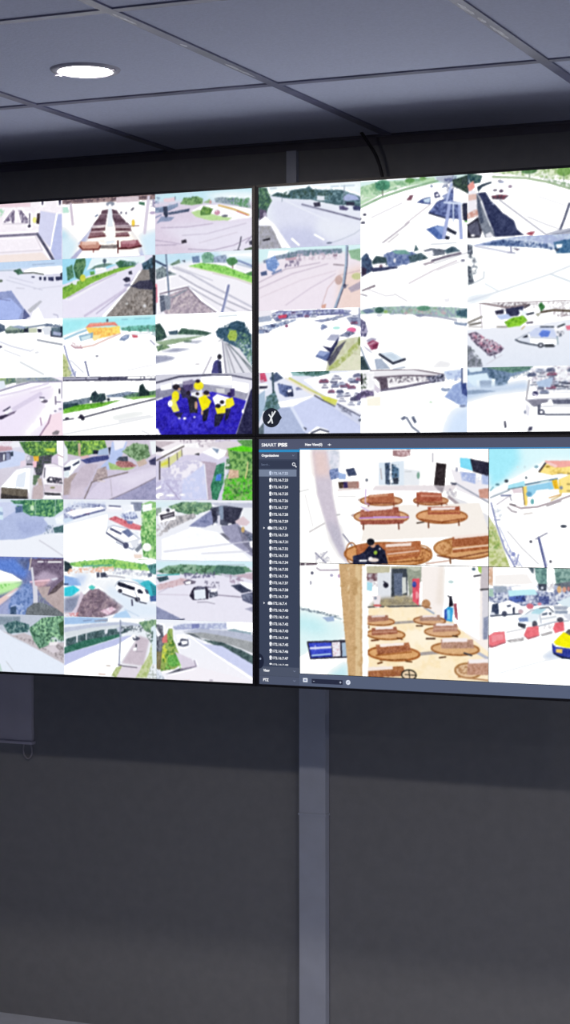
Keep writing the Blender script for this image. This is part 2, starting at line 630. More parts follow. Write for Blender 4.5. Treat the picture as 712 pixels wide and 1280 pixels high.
p 5c6478 46 682 91 680 109 924 59 958
p 8c94a4 91 685 157 690 157 914 112 924
l 8890a0 20 62 784 220 694 330 601
l e890a0 40 9 505 18 781
p f4f0f8 24 556 47 557 46 958 24 956
l 303848 35 -1 554 -2 980
l 8088b0 44 756 568 720 825 686 1015
l c8cce0 15 766 606 732 825 701 1008
@TL 3 2|straight highway with guard rails at right
g fafcff fafbff
l c0d0d8 12 655 69 839 63
p 2e4846 1 165 46 150 93 258 121 384 61 431 1 448
n 4c6c58 40 .35 1 165 46 150 121 384 1 448
p 3c5a50 231 327 274 242 376 272 454 284 585 333 531 375 250 396
n 5c8068 40 .35 231 327 274 242 454 284 531 375 250 396
p 405868 137 290 235 270 231 345 148 341
p e8f0f0 116 359 235 340 531 367 282 417 124 447
p 94ac8c 1 459 172 417 516 369 438 405 171 502 61 511
p 88a47c 10 529 108 504 159 548 29 610
n 3c5c4c 35 .4 10 517 108 504 159 548 29 610
q a0a4bc 10 61 619 203 568 360 585 218 629
q a0a4bc 10 0 684 108 684 206 718 171 756 0 810
q b0b4c6 10 289 482 375 451 492 452 438 494
e 688070 336 457 44 17
p 385870 627 322 655 262 747 242 778 175 839 149 919 183 934 301 984 377 999 906 839 597 701 467 639 397
n 204050 45 .4 627 322 655 262 839 149 919 183 984 377 961 499 747 390
n 78a080 54 .45 747 267 992 402 999 906 839 597
n c8dce0 49 .4 808 492 991 501 999 906 869 642
p a8c058 741 402 770 305 832 301 842 395 824 480 762 465
n 88a848 35 .4 741 402 770 305 832 301 824 480
p e4e4ee 678 449 716 475 869 605 999 918 1003 1016 716 1011
l 9494a4 22 693 486 731 1006
l a8a8b4 25 716 507 820 1010
l 9498a4 25 735 513 915 1013
l 707c84 22 755 526 1003 955
l c0c4cc 22 709 492 777 1008
l 808890 17 839 666 991 991
l c4c4cc 20 655 472 701 437
p 40407c 580 996 600 841 620 785 654 776 679 832 688 1000
p 282c50 639 805 677 794 688 1000 654 999
e 2c2c38 662 727 22 44
l c0bcc8 25 577 728 534 875 496 993
e d0ccd0 437 837 23 10
@TL 3 3|blue-carpeted room with people in yellow shirts at tables
g d8d8e6 3026c0
p d0d0de -7 5 281 -5 1006 16 1006 139 592 31 249 69 -7 168
p e6e6f2 -7 168 249 59 499 28 991 114 990 532 838 355 483 283 249 314 -8 437
l 484860 30 -7 143 249 44 577 26
l 585870 25 561 20 777 38 991 114
p a0a0b4 483 171 838 269 983 335 907 468 592 311 483 283
p 8c8ca4 -7 256 312 121 452 108 468 300 154 374 -7 419
p 9088a8 288 128 390 94 405 268 296 265
p fdfdff 476 59 785 45 789 201 476 166
p fdfdff 792 127 960 182 948 339 792 275
p f6f6fe 47 178 167 141 173 242 56 271
p f2f2fa 178 112 284 85 287 165 186 182
p d8d8dc 623 250 715 253 715 327 638 325
p 3026bc -8 437 170 349 343 316 592 304 838 410 937 461 891 677 822 1021 -9 1010
q 3c34d0 60 154 661 622 671 591 919 216 913
n 261c9c 100 .4 -8 482 899 480 822 1021 -9 1010
p f0f0fa 12 407 75 379 78 404 18 433
p 26264a 960 334 1009 213 1008 1023 830 1021
l ecebf4 22 979 236 937 456 899 652
l 9898b0 15 902 652 830 996
e ffffff 899 628 12 39
p f4f4fc 589 398 638 337 761 403 730 525 622 560
p ececf4 366 317 483 276 506 396 374 397
p d0b8a0 483 320 545 285 569 373 499 395
p 262630 296 328 433 389 436 647 358 646 335 416
p 302c4c 249 226 335 204 366 379 280 402
p 4c4070 280 190 390 168 390 268 312 291
e f0e41c 209 368 39 90
p ece85c 135 441 198 392 251 609 185 632
e fdfdf4 154 486 25 55
e f2e620 449 200 50 70
p f4e80c 444 406 514 351 579 460 548 558 483 624
p f2e828 727 431 795 398 816 515 761 580 723 574
p f2e828 615 560 718 530 733 649 638 667
e 1c1624 217 213 38 45
e c09078 249 251 16 25
e 201828 343 316 22 35
e 201828 527 317 31 37
e 34285c 777 349 37 39
p 403470 769 255 815 256 815 379 777 378
e 201828 687 475 22 30
e 1c1830 646 536 28 35
e 281c30 440 125 25 30
e 281c28 436 332 19 25
p 141424 483 624 557 571 532 769 492 788
p 1c1c34 615 666 718 661 653 858 607 882
p 1c1c38 723 594 779 588 746 748 715 784
p 24244c 198 637 287 639 264 719 232 726
e c8a488 483 643 11 40
e c09880 421 518 16 65
e e8e8f8 248 728 13 17
e f4f4fc 303 732 17 22
e e8e8f8 405 712 12 17
p f4f4fc -8 884 27 897 58 1006 -9 1010
@TR 0 0|wide pale road with tree line and parked cars
g e8eef8 e2e6f4
p eef8fb 1 2 1012 16 1012 229 117 139 0 127
q dcdff2 60 101 200 394 229 682 431 1012 635 1012 1077 224 1013
q c8cce8 70 194 660 576 694 757 982 667 1024 240 989
q e6eaf6 69 607 498 1012 659 1012 831 727 955 546 741
p 385a52 1 -6 86 18 104 125 135 229 93 350 73 486 0 504
n 6a9468 50 .4 1 -6 86 18 135 229 93 350 0 441
p 58506a 11 342 79 374 86 525 8 538
p a8a0b8 47 408 78 411 86 525 51 534
p 3e5e68 121 147 194 97 287 149 325 78 470 58 501 29 534 82 682 114 818 123 878 167 997 252 997 393 758 352 516 246 302 208
n 7898a4 50 .4 302 208 470 58 818 123 997 252 997 393 516 246
n 28443c 45 .4 121 147 325 78 534 82 728 139 728 263 302 195
p a8b4dc 825 253 878 184 960 236 990 301 848 299
p 262c44 855 312 940 328 940 382 860 374
p dfe6f0 577 185 652 205 652 280 577 260
p 2c2c44 543 299 607 295 613 363 554 364
p 504c74 791 372 830 371 885 426 863 453 795 432
p 384068 923 400 952 383 1004 401 1004 467 930 450
l c8d0e8 20 803 369 818 370
l 6c6c88 25 432 313 576 391 728 465 1012 615
l b8bcd0 12 440 333 652 441
l 8890a8 12 842 52 836 347
p f6f6fc 70 461 163 607 324 1001 227 993 124 629 5 605 5 537
p a8a8b6 5 618 124 629 227 993 4 985
n 98989c 60 .35 5 618 124 629 227 993 4 985
p 1c1c24 39 847 113 818 116 849 48 868
l ffffff 32 332 852 401 958
l fafcff 30 553 804 644 894
l b8c0d0 12 697 957 818 901 937 825 1012 745
e 606880 697 948 27 12
l e8ecf8 20 271 242 697 606
l a0b8d0 12 713 58 788 61
l a0b8d0 12 810 59 938 62
l 98a8b8 13 117 31 179 30
l 8090a0 10 237 164 234 251
@TR 0 1|pinkish road with tall pole and parked vehicles
g ece4ee eee4f0
q d2f0f4 25 0 -5 1012 3 1012 163 697 76 270 92 54 200 -1 234
p f4fafc 101 28 317 46 240 114 85 177
p 8894ac 46 187 193 116 301 94 393 52 576 54 818 56 818 126 470 133 240 169 54 238
n 607c88 45 .45 193 116 393 52 818 56 818 126 240 169
n c8b8c8 45 .35 332 97 818 111 818 210 332 222
p 90b898 878 91 1012 65 1012 274 907 221
p 6c8cc4 69 189 162 121 209 262 154 384 85 328
n b8ccf0 45 .4 69 189 162 121 209 262 154 384
p 485880 19 379 82 353 88 424 30 435
p 7c8cb4 128 394 227 334 236 385 139 423
p c4a4b4 267 167 378 155 366 204 270 202
n 6a6080 45 .4 255 216 424 179 424 291 255 316
p 988498 735 141 772 144 772 176 735 173
l 988c98 22 739 302 835 322
l c8bccc 20 4 536 270 342 606 263
l d0c4d4 20 4 637 332 421 682 286
l e0d4e0 18 22 777 424 528 757 403
l d4c8d8 18 270 918 515 659 757 452
q eed6d0 59 795 455 877 387 1012 323 1012 1061 757 1047
l d0b8bc 15 621 964 682 670 787 479 1012 409
e c8aca8 787 553 36 74
e c8cc98 960 504 48 54
p d8a898 621 939 667 917 659 991 621 989
p b0a4b4 877 683 1012 569 1012 692 907 759
l 9cb0c8 42 866 11 859 312 832 631 750 997
l 50506a 15 875 29 870 312 843 631 763 997
e 40405a 844 651 18 35
l 88889c 12 832 680 877 634
@TR 0 2|white lot with parked cars and two trucks
g fdfdff fdfdff
p eceaf4 3 -12 131 8 131 84 3 89
p a4b0c8 -1 101 115 83 134 167 3 195
p 686c9c 128 51 208 13 362 25 576 17 817 27 915 54 847 102 545 115 362 139 162 168
c 303a64 50 .4 128 51 362 25 817 27 915 54 545 115 162 168
n c8d0f0 40 .35 128 51 362 25 817 27 915 54 545 115 162 168
p cc4866 189 95 282 75 277 130 208 141
p 8090b4 -2 265 53 243 208 201 370 155 370 175 192 276 53 369 6 367
c 404870 50 .4 -2 265 208 201 370 155 192 276 53 369
n f0f4fc 40 .35 -2 265 208 201 370 155 192 276 53 369
e 8c4870 279 260 15 25
p 8890b4 542 189 682 167 877 84 915 116 757 177 621 219
c 40486c 50 .4 542 189 682 167 877 84 757 177 621 219
p 9ca4c0 862 163 1012 97 1012 319 907 264
c 485078 54 .4 862 163 1012 97 1012 319 907 264
l 98a0b8 27 985 22 985 170
e e46c9c 910 358 45 40
e f4f4fc 974 403 36 39
e b4ece4 765 318 36 22
p 7c86ac 609 303 666 271 679 306 621 343
e 8090b4 636 274 21 20
p b0b4cc 669 504 712 417 795 426 764 524
p 9098b4 795 444 877 366 944 414 877 472
n 505878 40 .4 795 444 877 366 944 414 877 472
p 6474a4 560 763 606 671 712 705 669 842
p 98a8d4 575 731 606 678 681 704 636 771
p 2c3058 628 597 712 631 795 444 764 628 699 829 663 842 704 705
p ccccb0 681 848 787 530 877 490 967 469 1019 763 989 1033 659 1021
p e0e0c8 757 975 877 732 1012 762 997 1013
p acb870 810 779 985 502 967 662 787 926 681 1002 696 923
n d8dcc0 60 .4 681 848 787 530 967 469 1012 762 989 1033 659 1021
p 585868 678 848 772 616 862 514 742 850 696 923
e 7c8c50 985 539 15 74
@TR 0 3|tree-lined street with yellow kerb and full car park
g e6eaf8 e2e6f8
p f6faff 114 -11 346 -3 315 134 207 105
p 98c0c0 315 -4 484 -10 484 77 346 72
p 5c8484 468 -6 696 -3 699 97 468 76
n 305848 45 .45 361 -2 696 -3 699 97 468 76
p c84c70 12 23 60 7 86 151 15 169
p c8a0b8 12 124 52 125 55 170 15 174
p f2f2fa -3 186 96 197 106 265 5 338
p 303048 5 224 91 227 83 265 5 270
p 4c5c7c 107 102 176 3 246 106 145 178
p 6878a8 189 192 330 234 349 385 269 413 207 344
n 303c64 45 .45 189 192 330 234 349 385 269 413
p 283050 273 333 338 280 346 398 292 404
p f0f2fa 284 296 323 279 330 322 292 339
p 8890b4 366 266 422 232 438 293 376 306
l 3c5060 35 138 2 148 355 145 556
p 70909c 44 629 83 403 161 305 225 633 114 656
n 3c5c58 50 .45 44 629 83 403 161 305 225 633
p aac0d8 -3 376 60 289 67 529 2 830
p f8f8fe 438 138 696 47 1011 -3 1011 749 787 534 575 317
c 505070 75 .3 545 166 877 54 1011 34 1011 552 817 423
c 686c8c 65 .1 545 116 877 41 1011 34 1011 675 817 473
p 504870 952 402 1011 342 1011 478 959 476
l f0e8dc 30 269 107 422 262 575 404
l d2d284 35 307 108 499 290 745 501
p dadc4c 613 413 681 419 775 467 757 558 651 488
l 40404e 20 552 391 636 473 749 570
l 383850 20 775 534 877 623 1011 744
l 484858 15 787 571 910 718
n 303040 30 .5 802 572 907 648 907 718 817 646
p ccd4f4 323 560 560 411 787 646 1011 898 1011 1021 483 1014 407 888
q b8c0e0 60 575 417 817 671 1011 873 1011 774 787 571
p b0bcdc 1 1007 51 806 207 588 323 565 445 913 468 1014
p f8faff 188 487 560 386 330 573 215 570
l dce4fa 50 330 585 453 938
p f8faff 476 1001 575 885 681 937 704 1012
l 343850 22 521 989 605 931 688 972
p 505468 437 888 476 914 468 951
e 606878 990 793 15 22
p 60707c 1 906 51 806 51 1008 1 1007
@TR 1 0|white road with cars and a steel gantry
g fefeff fefeff
p d6f0ee -5 19 423 14 1014 -9 1015 115 -5 108
p bcdcb8 -5 209 2 96 151 41 483 33 691 13 706 75 423 135 196 229 -5 386
n 7cac84 61 .45 -5 209 2 96 151 41 483 33 691 13 423 135 196 229
n f0f4f0 51 .35 -5 247 196 166 423 90 423 135 196 217 -5 323
e 54987a 212 92 70 85
n 306850 35 .4 143 35 280 49 280 162 143 148
e 609858 468 44 45 40
e 78a868 587 27 30 35
l 605858 13 212 155 212 256
l 88b088 30 -5 419 196 280 423 177 676 91 824 47
p b8c0d0 706 15 868 -17 868 87 809 130 721 71
n 606890 45 .45 780 28 897 3 898 214 809 254
p 785060 435 346 471 270 501 273 480 350
p 485890 531 395 587 336 659 318 659 433
p c8dcf0 590 351 659 326 650 407 602 395
p 383c64 688 262 721 240 753 323 703 338
e f4f4fc 721 295 15 20
p a0a8c0 758 194 787 123 809 167
e 909cb8 669 153 12 20
p 2c3c3c 861 74 1000 15 1000 298 927 222 868 174
n 405848 45 .4 861 74 1000 15 1000 298 927 222
p 404c80 639 566 721 394 809 353 868 186 934 452 934 687 810 656
n 7484b8 50 .4 639 566 721 394 868 186 934 452 934 687
l 242c4c 22 647 566 795 655
p f6f6fe 868 206 927 254 1000 397 1000 459 868 409
p 282c44 949 442 1000 447 1000 743 956 690
e 50b838 986 766 29 49
p fafbff 802 650 1000 743 1000 1002 810 986
p 4c68a8 620 813 721 762 798 799 788 984 728 979
p 8ca4d8 691 777 787 786 765 920
p f8faff 780 802 868 731 935 885 817 987
p 1c2238 817 801 901 883 891 926 802 844
p 202840 788 917 836 951 827 995 788 977
l a8b4e0 55 836 418 812 676 780 959
l a8b4e0 49 924 451 942 985
l ccd8f0 22 868 434 871 706
l d8e4fa 30 787 413 949 454
l b8c4ec 35 853 135 809 403
l dcd4dc 20 423 715 662 426
l b4acb8 20 209 993 423 740 460 689
l c4bcc4 15 254 999 363 865
l dcd8e0 15 105 586 393 387
e 404058 41 534 15 18
e 404058 26 659 20 20
e 38384c -9 595 18 23
@TR 1 1|empty white street with tree line and house roof
g fdfeff fdfeff
l c0c8d4 12 662 61 898 56
p 8090b8 219 188 333 121 483 166 632 263 498 327 272 393 242 303
n 506498 55 .45 219 188 333 121 483 166 632 263 498 327 272 393
p 70a098 302 131 423 129 483 196 333 184
p 405878 11 222 59 142 102 267 123 420 59 478 10 518
n 283858 46 .4 11 222 59 142 102 267 123 420 10 518
p 304850 108 298 151 200 245 233 254 354 136 350
p 405c64 505 160 522 54 549 139
p 506874 453 224 573 183 640 271 468 333
n 304850 40 .4 453 224 573 183 640 271 468 333
p 606878 590 150 662 121 788 151 792 221 691 243
p f2f2fa 610 164 677 152 694 228 617 224
p 506878 780 165 869 108 935 183 810 217
n 304858 35 .4 780 165 869 108 935 183 810 217
p f4f0f8 127 324 242 313 245 409 136 411
e 705868 196 370 15 30
p 30385c 90 380 348 381 355 407 120 450
p 38304c 10 361 59 390 59 478 10 513
e e8e8f0 325 284 12 35
l 6c6478 35 674 316 810 259 935 220
p a89ca8 584 359 677 321 694 347 605 381
l d0d0d8 15 692 362 1001 213
l dcd4dc 23 460 650 692 462 901 329
l e4e0e6 17 721 464 927 355
p 807480 10 728 139 648 142 679 20 746
l a09aa8 18 10 791 62 820
l dad6de 15 75 720 242 832 318 824
l d4d0d8 15 325 807 441 925
e 9090a4 957 333 19 22
p f0f0f6 781 916 840 895 840 957 795 967
@TR 1 2|white lot with red car and white car
g fdfeff fefefe
p a8c8bc -5 55 166 9 423 12 751 44 1016 85 1016 246 692 178 423 130 136 108 -5 113
n 98a4b8 51 .45 -5 55 166 9 423 12 751 44 1016 85 1016 246 692 178 136 108
n 88a890 50 .4 242 26 721 43 721 142 242 115
n c8a8b0 35 .3 408 49 810 85 810 160 408 137
e 3c645c 181 61 43 48
e 60947c 595 55 63 40
p 687c9c 13 51 90 30 136 88 59 114
e 8cb068 242 89 21 25
p 486c7c 891 115 1016 85 1016 234 906 190
n 304c5c 40 .4 891 115 1016 85 1016 234 906 190
l a0a4b8 23 520 151 722 192 899 257
e 8890a8 565 163 39 23
e d8dce8 181 141 30 20
p 8898b4 872 280 943 279 1001 312 987 351 887 321
p f0f4fa 899 272 987 294 972 310 906 297
p a8a4c0 -5 176 44 230 72 383 52 471 -5 460
n 404068 46 .45 -5 176 44 230 72 383 52 471 -5 460
p c8c8da 16 596 67 649 128 740 75 700
p b0acc4 52 534 105 486 158 514 90 582
p a05070 62 573 120 525 178 570 158 666 105 683
p 782c4c 113 613 169 578 158 661 117 676
l e0c8d4 13 82 599 136 563
p acb8cc 133 829 196 819 287 986 151 989
p dce8f4 178 747 212 724 295 717 417 833 333 895
p c8d8e8 219 757 310 748 363 826 325 862
l 242a3e 38 184 755 310 899 420 841
p f2f6fd 196 794 303 924 426 874 408 978 325 1006 257 922
l 98a4b8 15 310 1000 423 966
p 344850 -5 785 32 774 102 1030 -5 1026
p c8d078 -25 530 -2 506 -2 785 -25 784
l 90a0b8 20 1 633 44 813 102 1018
q ececf0 20 670 983 751 867 847 916 833 982
@TR 1 3|forecourt under a long canopy
g fcfeff fafdff
p f4f4f8 -5 14 151 19 136 424 -5 471
p eceaf0 133 31 483 6 788 88 789 137 423 95 136 140
l 807480 20 97 10 498 7 774 97
l 6c6070 23 133 125 423 105 648 118 781 130
p 605464 139 133 254 129 265 301 196 337 181 202
p f4f2f6 257 129 633 132 662 201 393 280 265 306
n 504858 40 .38 257 119 648 123 648 188 272 226
l 68627a 35 196 329 423 281 573 235 692 202 781 187
p 6c6c84 610 136 788 93 793 192 677 234
n 303448 35 .45 610 136 788 93 793 192 677 234
n d0d4e8 35 .3 610 136 788 93 793 192 677 234
p 484060 -5 356 59 320 128 353 128 411 -5 445
n a090b8 36 .4 -5 318 128 322 128 424 -5 450
p 303038 -5 64 21 91 29 218 1 242
n 304030 41 .5 -5 52 59 67 59 295 -5 318
e 181828 -17 508 21 20
e 181828 -18 712 21 20
e 202030 -10 788 15 20
p d8d0e0 136 226 196 324 166 374 132 322
p c8d8f2 781 55 946 24 951 153 811 181
n a0b0d8 45 .4 811 68 943 48 943 197 825 194
e 8898b8 799 330 41 32
e f0f4fa 803 305 30 17
p 90a4d4 789 447 870 275 943 210 1002 348 1005 609 929 575
n a8bce4 45 .4 789 447 870 275 943 210 1002 348 1005 609 929 575
p 3c4c88 940 242 990 236 1005 460 951 401
l 303c68 20 950 -1 951 247
e 404870 958 595 29 20
q d2e4fc 65 855 692 1005 572 1005 1018 782 1015
p fcf8e8 59 422 196 425 196 577 59 574
e d8ecd8 663 526 15 20
p 686f88 383 778 416 733 441 764 401 804
l 707890 28 438 764 491 911 551 987
p 606880 480 755 506 740 534 836 510 856
@TR 2 0|busy road beside a canal in shadow
g fdfdff fdfdff
p dce8c8 206 -4 638 4 956 -29 956 210 771 145 531 91
n 90b070 60 .4 206 -4 638 4 956 -29 956 210 531 91
n fafcf8 55 .4 315 26 665 19 824 59 824 150 531 107
e 5c8858 558 12 70 46
e 78a458 864 52 66 73
l 507050 11 560 30 560 134
l 507050 11 861 86 861 189
l a0b890 28 233 68 531 119 718 196 957 342
n 80a078 37 .4 691 136 956 256 957 347 718 208
p 507068 0 4 41 -8 135 42 117 144 41 160
n 204050 37 .45 0 4 135 42 117 144 14 157
p 284050 -11 10 14 5 14 296 -11 294
p eaa098 3 179 55 110 72 209 17 285
p f0eef6 11 261 86 253 99 607 3 645
p e0c0b8 11 319 90 316 90 397 11 413
p d09c90 -2 609 110 527 104 654 -2 696
n f4ecec 42 .3 -2 609 110 527 104 654 -2 696
p 303040 -2 784 113 655 158 752 118 986 -2 982
p 585a70 -2 808 97 723 124 958 42 951
p 7c8494 86 304 131 424 186 697 254 981 166 990 113 771 90 513
p 4c566c 90 304 117 446 152 752 124 772 94 514
l f2f4fa 46 135 436 193 690
p f2f6fa 186 720 234 690 264 785 209 822
p 30385c 94 305 165 293 206 409 281 543 322 628 424 753 451 894 511 980 254 988 234 875 172 614 138 425
p e8e8f0 165 939 213 908 241 980 172 986
e f0f0f4 53 948 19 19
p 504050 217 359 288 343 376 368 335 426 233 407
n a05060 32 .45 217 359 288 343 376 368 335 426
p 304050 90 211 138 170 219 137 222 160 138 211 103 282
e 60586c 254 274 19 14
e 605068 308 292 19 23
e a090a4 389 231 18 23
e b0b8d0 308 153 24 21
e a0a0b0 294 135 19 14
n c8d0e8 32 .4 206 420 288 428 288 498 220 491
l a8a8b8 16 295 429 504 715 732 1022
l d4d4dc 14 545 707 692 824 839 929
l e4e4ea 11 638 406 957 620
p a85464 529 966 558 938 609 931 583 993
l 5c6078 34 912 543 867 771 819 977
p b4b8c8 692 989 825 928 957 905 958 1008
l 888ca0 21 772 1003 957 939
@TR 2 1|empty pale square below a dark ridge
g f8fcfe f6fcfe
p acb8dc 56 111 234 49 437 13 679 -28 825 -4 958 8 958 270 773 221 505 157
n c8d8ec 56 .4 234 49 679 -28 958 8 958 76 505 83
p 6078a4 138 99 316 44 505 83 719 136 779 226 532 173 234 126
n 2c4070 42 .4 138 99 316 44 505 83 719 136 779 226 532 173
n d8e4f4 37 .4 316 44 505 49 772 129 779 226 532 173
p 50789c 772 117 958 76 958 293 799 291
n 305c88 46 .4 772 117 958 76 958 293 799 291
p ecf4fc 792 153 852 147 846 208 806 219
p 30405c 786 199 826 236 799 269
l c8c8dc 21 70 121 234 181 384 247
p 6c6078 411 180 478 197 454 222
l 9090b0 21 394 155 400 248
l 8c8cac 14 370 239 431 257
p 9098a8 -2 87 45 103 53 244 4 240
n 404858 37 .5 -2 87 45 103 53 325 4 321
n 606878 37 .4 42 278 97 329 97 515 56 558
p 404858 6 415 40 441 45 558 67 687 12 714
n 88949c 33 .35 6 415 40 441 67 687 12 714
l ccd0d8 14 42 702 152 617 155 519
l e0e4ec 19 -1 970 370 789 746 597 958 464
l d4dce6 18 746 597 959 749
l dce4ec 14 166 706 289 830
q ccd8ec 33 -1 933 84 905 262 870 43 966
@TR 2 2|market street with pickup, green bush and motorbikes
g f2f3fb e2e9f6
p fbfbfe -1 26 959 -98 959 290 640 364 -1 412
p f8f8fc 136 16 371 53 351 256 289 403 153 373
l d8d0d8 16 118 33 139 384
l 9a8c90 30 114 -2 357 90 560 56
n 685c64 33 .4 194 -9 560 26 560 83 357 106
l c0b4b8 21 235 -1 560 14 959 -2
p 303048 251 139 333 111 333 181 262 193
p 2c3050 346 105 513 76 503 138 455 220 398 231 357 191
p c0d0f4 269 205 371 188 405 254 303 272
p ecf4fc 465 128 549 152 536 232 479 217
p 303848 530 197 600 173 600 201 540 220
l 504850 28 519 99 562 60
n c0b8bc 41 .35 560 14 959 -7 959 153 613 156
p 408048 640 77 667 21 700 103 667 170
n 306838 32 .4 640 77 667 21 700 103 667 170
l 504438 32 667 177 774 154 959 180
p a8a898 614 202 667 182 640 249
n 806c74 41 .4 774 165 959 176 959 267 774 234
p 8ccc34 338 313 412 248 506 223 544 301 479 374 371 396
n 5c9c1c 42 .4 338 313 412 248 506 223 544 301 371 396
l a8a4a0 28 276 380 357 384
l c8b080 18 493 426 520 381
p 605868 533 324 594 311 594 343 540 347
l 8a8680 30 13 303 132 220
l 6a6660 26 26 336 125 309
l c0bcb8 16 15 366 139 372
p b8a8bc 13 471 84 446 167 548 262 611 341 708 290 787 208 825 126 698 43 570
n 3c344c 42 .45 13 471 84 446 167 548 262 611 341 708 290 787 208 825 126 698 43 570
n c88098 37 .3 13 471 84 446 167 548 262 611 341 708 208 783
n fcf8fc 37 .3 43 472 167 548 303 671 208 737
l 807c90 19 187 806 235 761 256 855
p ccd6f2 557 487 614 414 721 410 801 453 817 569 574 541
p f6f8fd 436 589 506 523 560 480 574 557 814 585 808 653 774 704 641 687 560 660
l a8b0c0 14 436 589 506 523 560 480
l b8c0d0 12 574 557 814 585
p dce2f0 473 575 547 486 571 614 560 655 479 610
p 242834 496 553 544 511 549 549
l 4c5464 25 439 585 479 621 560 655 641 682 781 698
p 383c44 694 666 774 665 781 712 701 713
p 6484dc 645 507 681 447 750 467 728 557 667 554
e 404450 662 679 27 39
e dce0ec 662 679 12 18
l 88a0a8 14 801 453 814 672
p f2f2fa 774 406 870 400 860 532 801 552
l 404858 23 661 400 774 406
l 384048 25 814 408 870 372
n 505868 32 .4 787 475 867 480 854 548 801 552
p e07890 878 395 959 381 960 461 893 458
p 9a9eae -1 645 36 671 64 800 133 908 146 986 -1 985
n 687078 47 .45 -1 645 36 671 133 908 146 986 -1 985
l d0d0dc 14 181 945 317 811
@TR 2 3|car park with white van and open shed
g fbfdff fbfdff
p c8dcf4 -1 8 153 -9 372 -1 358 300 -1 312
p 7890b0 -1 31 153 2 372 -1 601 -11 574 53 399 162 345 277 236 273 222 168 -1 160
n 48627c 51 .45 126 1 372 -1 372 277 222 296
p 6c9484 167 10 372 -13 608 -15 561 57 412 98
n 486c68 47 .4 167 10 608 -15 561 57 412 98
p f8fafd 385 162 561 75 574 145 412 209
n 90a0b0 32 .35 385 139 561 52 561 122 412 186
p daeefc -1 125 181 90 211 202 99 199 99 350 16 219
p e8f6fd 88 198 129 200 121 351 92 350
p e8f6fd 222 179 260 181 252 297 222 291
p e0f0fa -1 -4 140 -10 140 60 30 79
p 9caec8 112 211 222 203 222 319 126 328
q c4d6ee 33 -1 301 345 277 534 225 561 353 236 401 -1 511
p 90a4c0 -1 359 126 344 270 372 99 409 -1 418
p f2f4fa 574 18 960 3 961 433 642 424 581 215
c 606880 69 .35 574 18 960 3 961 365 642 401 581 215
n b0a4b8 46 .15 574 18 960 3 961 365 642 401 581 215
p b4c8e4 621 239 775 175 749 335 642 314
p 404458 775 290 908 317 908 340 788 318
p 404458 815 241 961 273 961 296 828 264
l 98949c 18 561 214 534 514
e 383860 615 419 27 37
p e4e0f0 581 399 642 447 628 482
p fbfdff 532 518 961 502 961 742 696 737 642 690
p 868698 532 518 733 505 722 553 669 568 653 614 602 619
p 62667c 759 515 961 511 961 589 775 580
l b0b0c0 14 534 518 642 503 961 497
l c4c4d0 12 655 621 775 612 961 616
l 54586c 23 649 729 722 740 961 745
p 585c70 639 590 663 586 658 748 637 742
e 40445a 669 702 29 44
e f2f2f8 669 702 15 23
p e8e8f2 532 560 568 630 561 769 532 745
e 8890a8 524 699 9 28
p 4c4c60 336 834 351 830 359 932 343 936
p 484860 559 930 591 919 583 977 548 986
@BL 1 0|lane with white van and open-backed truck
g dcdcee d0c8d4
p ccd8f6 409 157 578 210 566 417 295 477 -60 503 -60 346
p f0f0fa -59 -3 511 3 522 107 421 123
p c8a4b0 -59 67 296 87 421 92 438 158 296 183 -59 180
n e4d0e0 38 .4 -59 -3 432 2 432 106 -59 101
p 585870 -59 206 296 200 409 183 414 313 295 368 -60 389
p 9098b8 364 209 403 209 403 313 363 330
p e8f0f8 330 226 347 226 346 330 329 339
p 303c50 409 192 443 184 443 261 415 270
p 5c8c50 509 12 924 4 929 221 790 323 712 426 668 271 578 210
n a4d060 45 .45 545 12 924 4 924 178 746 280 589 210
n 345c3c 45 .4 509 12 924 4 929 221 790 323 589 210
p c4dc50 802 135 913 124 907 199 813 181
p 565664 667 417 701 280 790 255 879 238 879 418 778 589 700 589
n 384838 41 .4 679 314 857 246 857 418 745 572 700 572
p fbfbff 924 4 1006 5 1005 486 940 452
p d8cce2 868 281 940 221 945 435 868 392
l c0a0a8 15 935 238 1005 290
p a4a0b0 587 331 603 259 668 259 673 417 600 421
p dcdce8 595 288 623 262 634 314 600 340
p 303038 591 391 662 400 662 421 594 417
p e8b640 665 263 728 259 726 352 679 352
p f2c4d4 654 352 708 345 701 455 667 460
p e8d8e8 522 348 578 331 589 417 521 469
p c4b4b8 666 796 778 692 772 1010 654 1011
p 607860 667 589 745 589 689 761 655 744
p f8fcff 476 495 577 465 669 472 657 796 623 1011 604 830 294 801
p e4ecf8 487 590 589 520 565 796 464 797
p 6a6258 310 798 599 831 605 1003 302 1006
p 3a3636 303 902 430 935 605 960 607 1011 300 1015
p eceef6 631 486 673 479 641 1011 615 1011
p f4f0f8 790 400 890 389 992 452 1004 640 990 922 789 867 758 623
p fafaff 823 452 967 469 978 589 823 589
p 3c3c4a 814 666 845 615 980 640 991 739 823 712
n d0c4d0 34 .4 878 640 980 640 991 739 878 726
e f0ecf4 862 657 16 24
l b4acbc 12 790 400 890 389 992 452
l b4acbc 12 789 867 758 623 790 400
l a8a0b0 12 789 757 980 760
l 505060 19 795 469 787 623
p a4a078 854 781 907 786 902 822 856 815
p d8ccd8 789 761 983 760 983 879 789 864
e 90906c 880 798 27 17
p 303038 787 881 968 896 968 934 789 919
p f2f4f8 757 1010 789 932 966 927 994 1007
p c0b0a8 711 641 756 641 767 761 722 761
@BL 1 1|shaded street corner with bushes
g d8e2f4 eef2fa
p b4c0e4 -62 150 463 91 631 244 788 301 865 480 765 594 540 694 -64 736
q a8b4dc 42 462 385 765 362 798 533 540 642
p ccd4f0 -62 62 463 60 465 212 338 335 -63 377
p d2e8f6 -62 115 316 145 329 361 -63 412
p 98b0d0 270 215 327 231 326 283 270 284
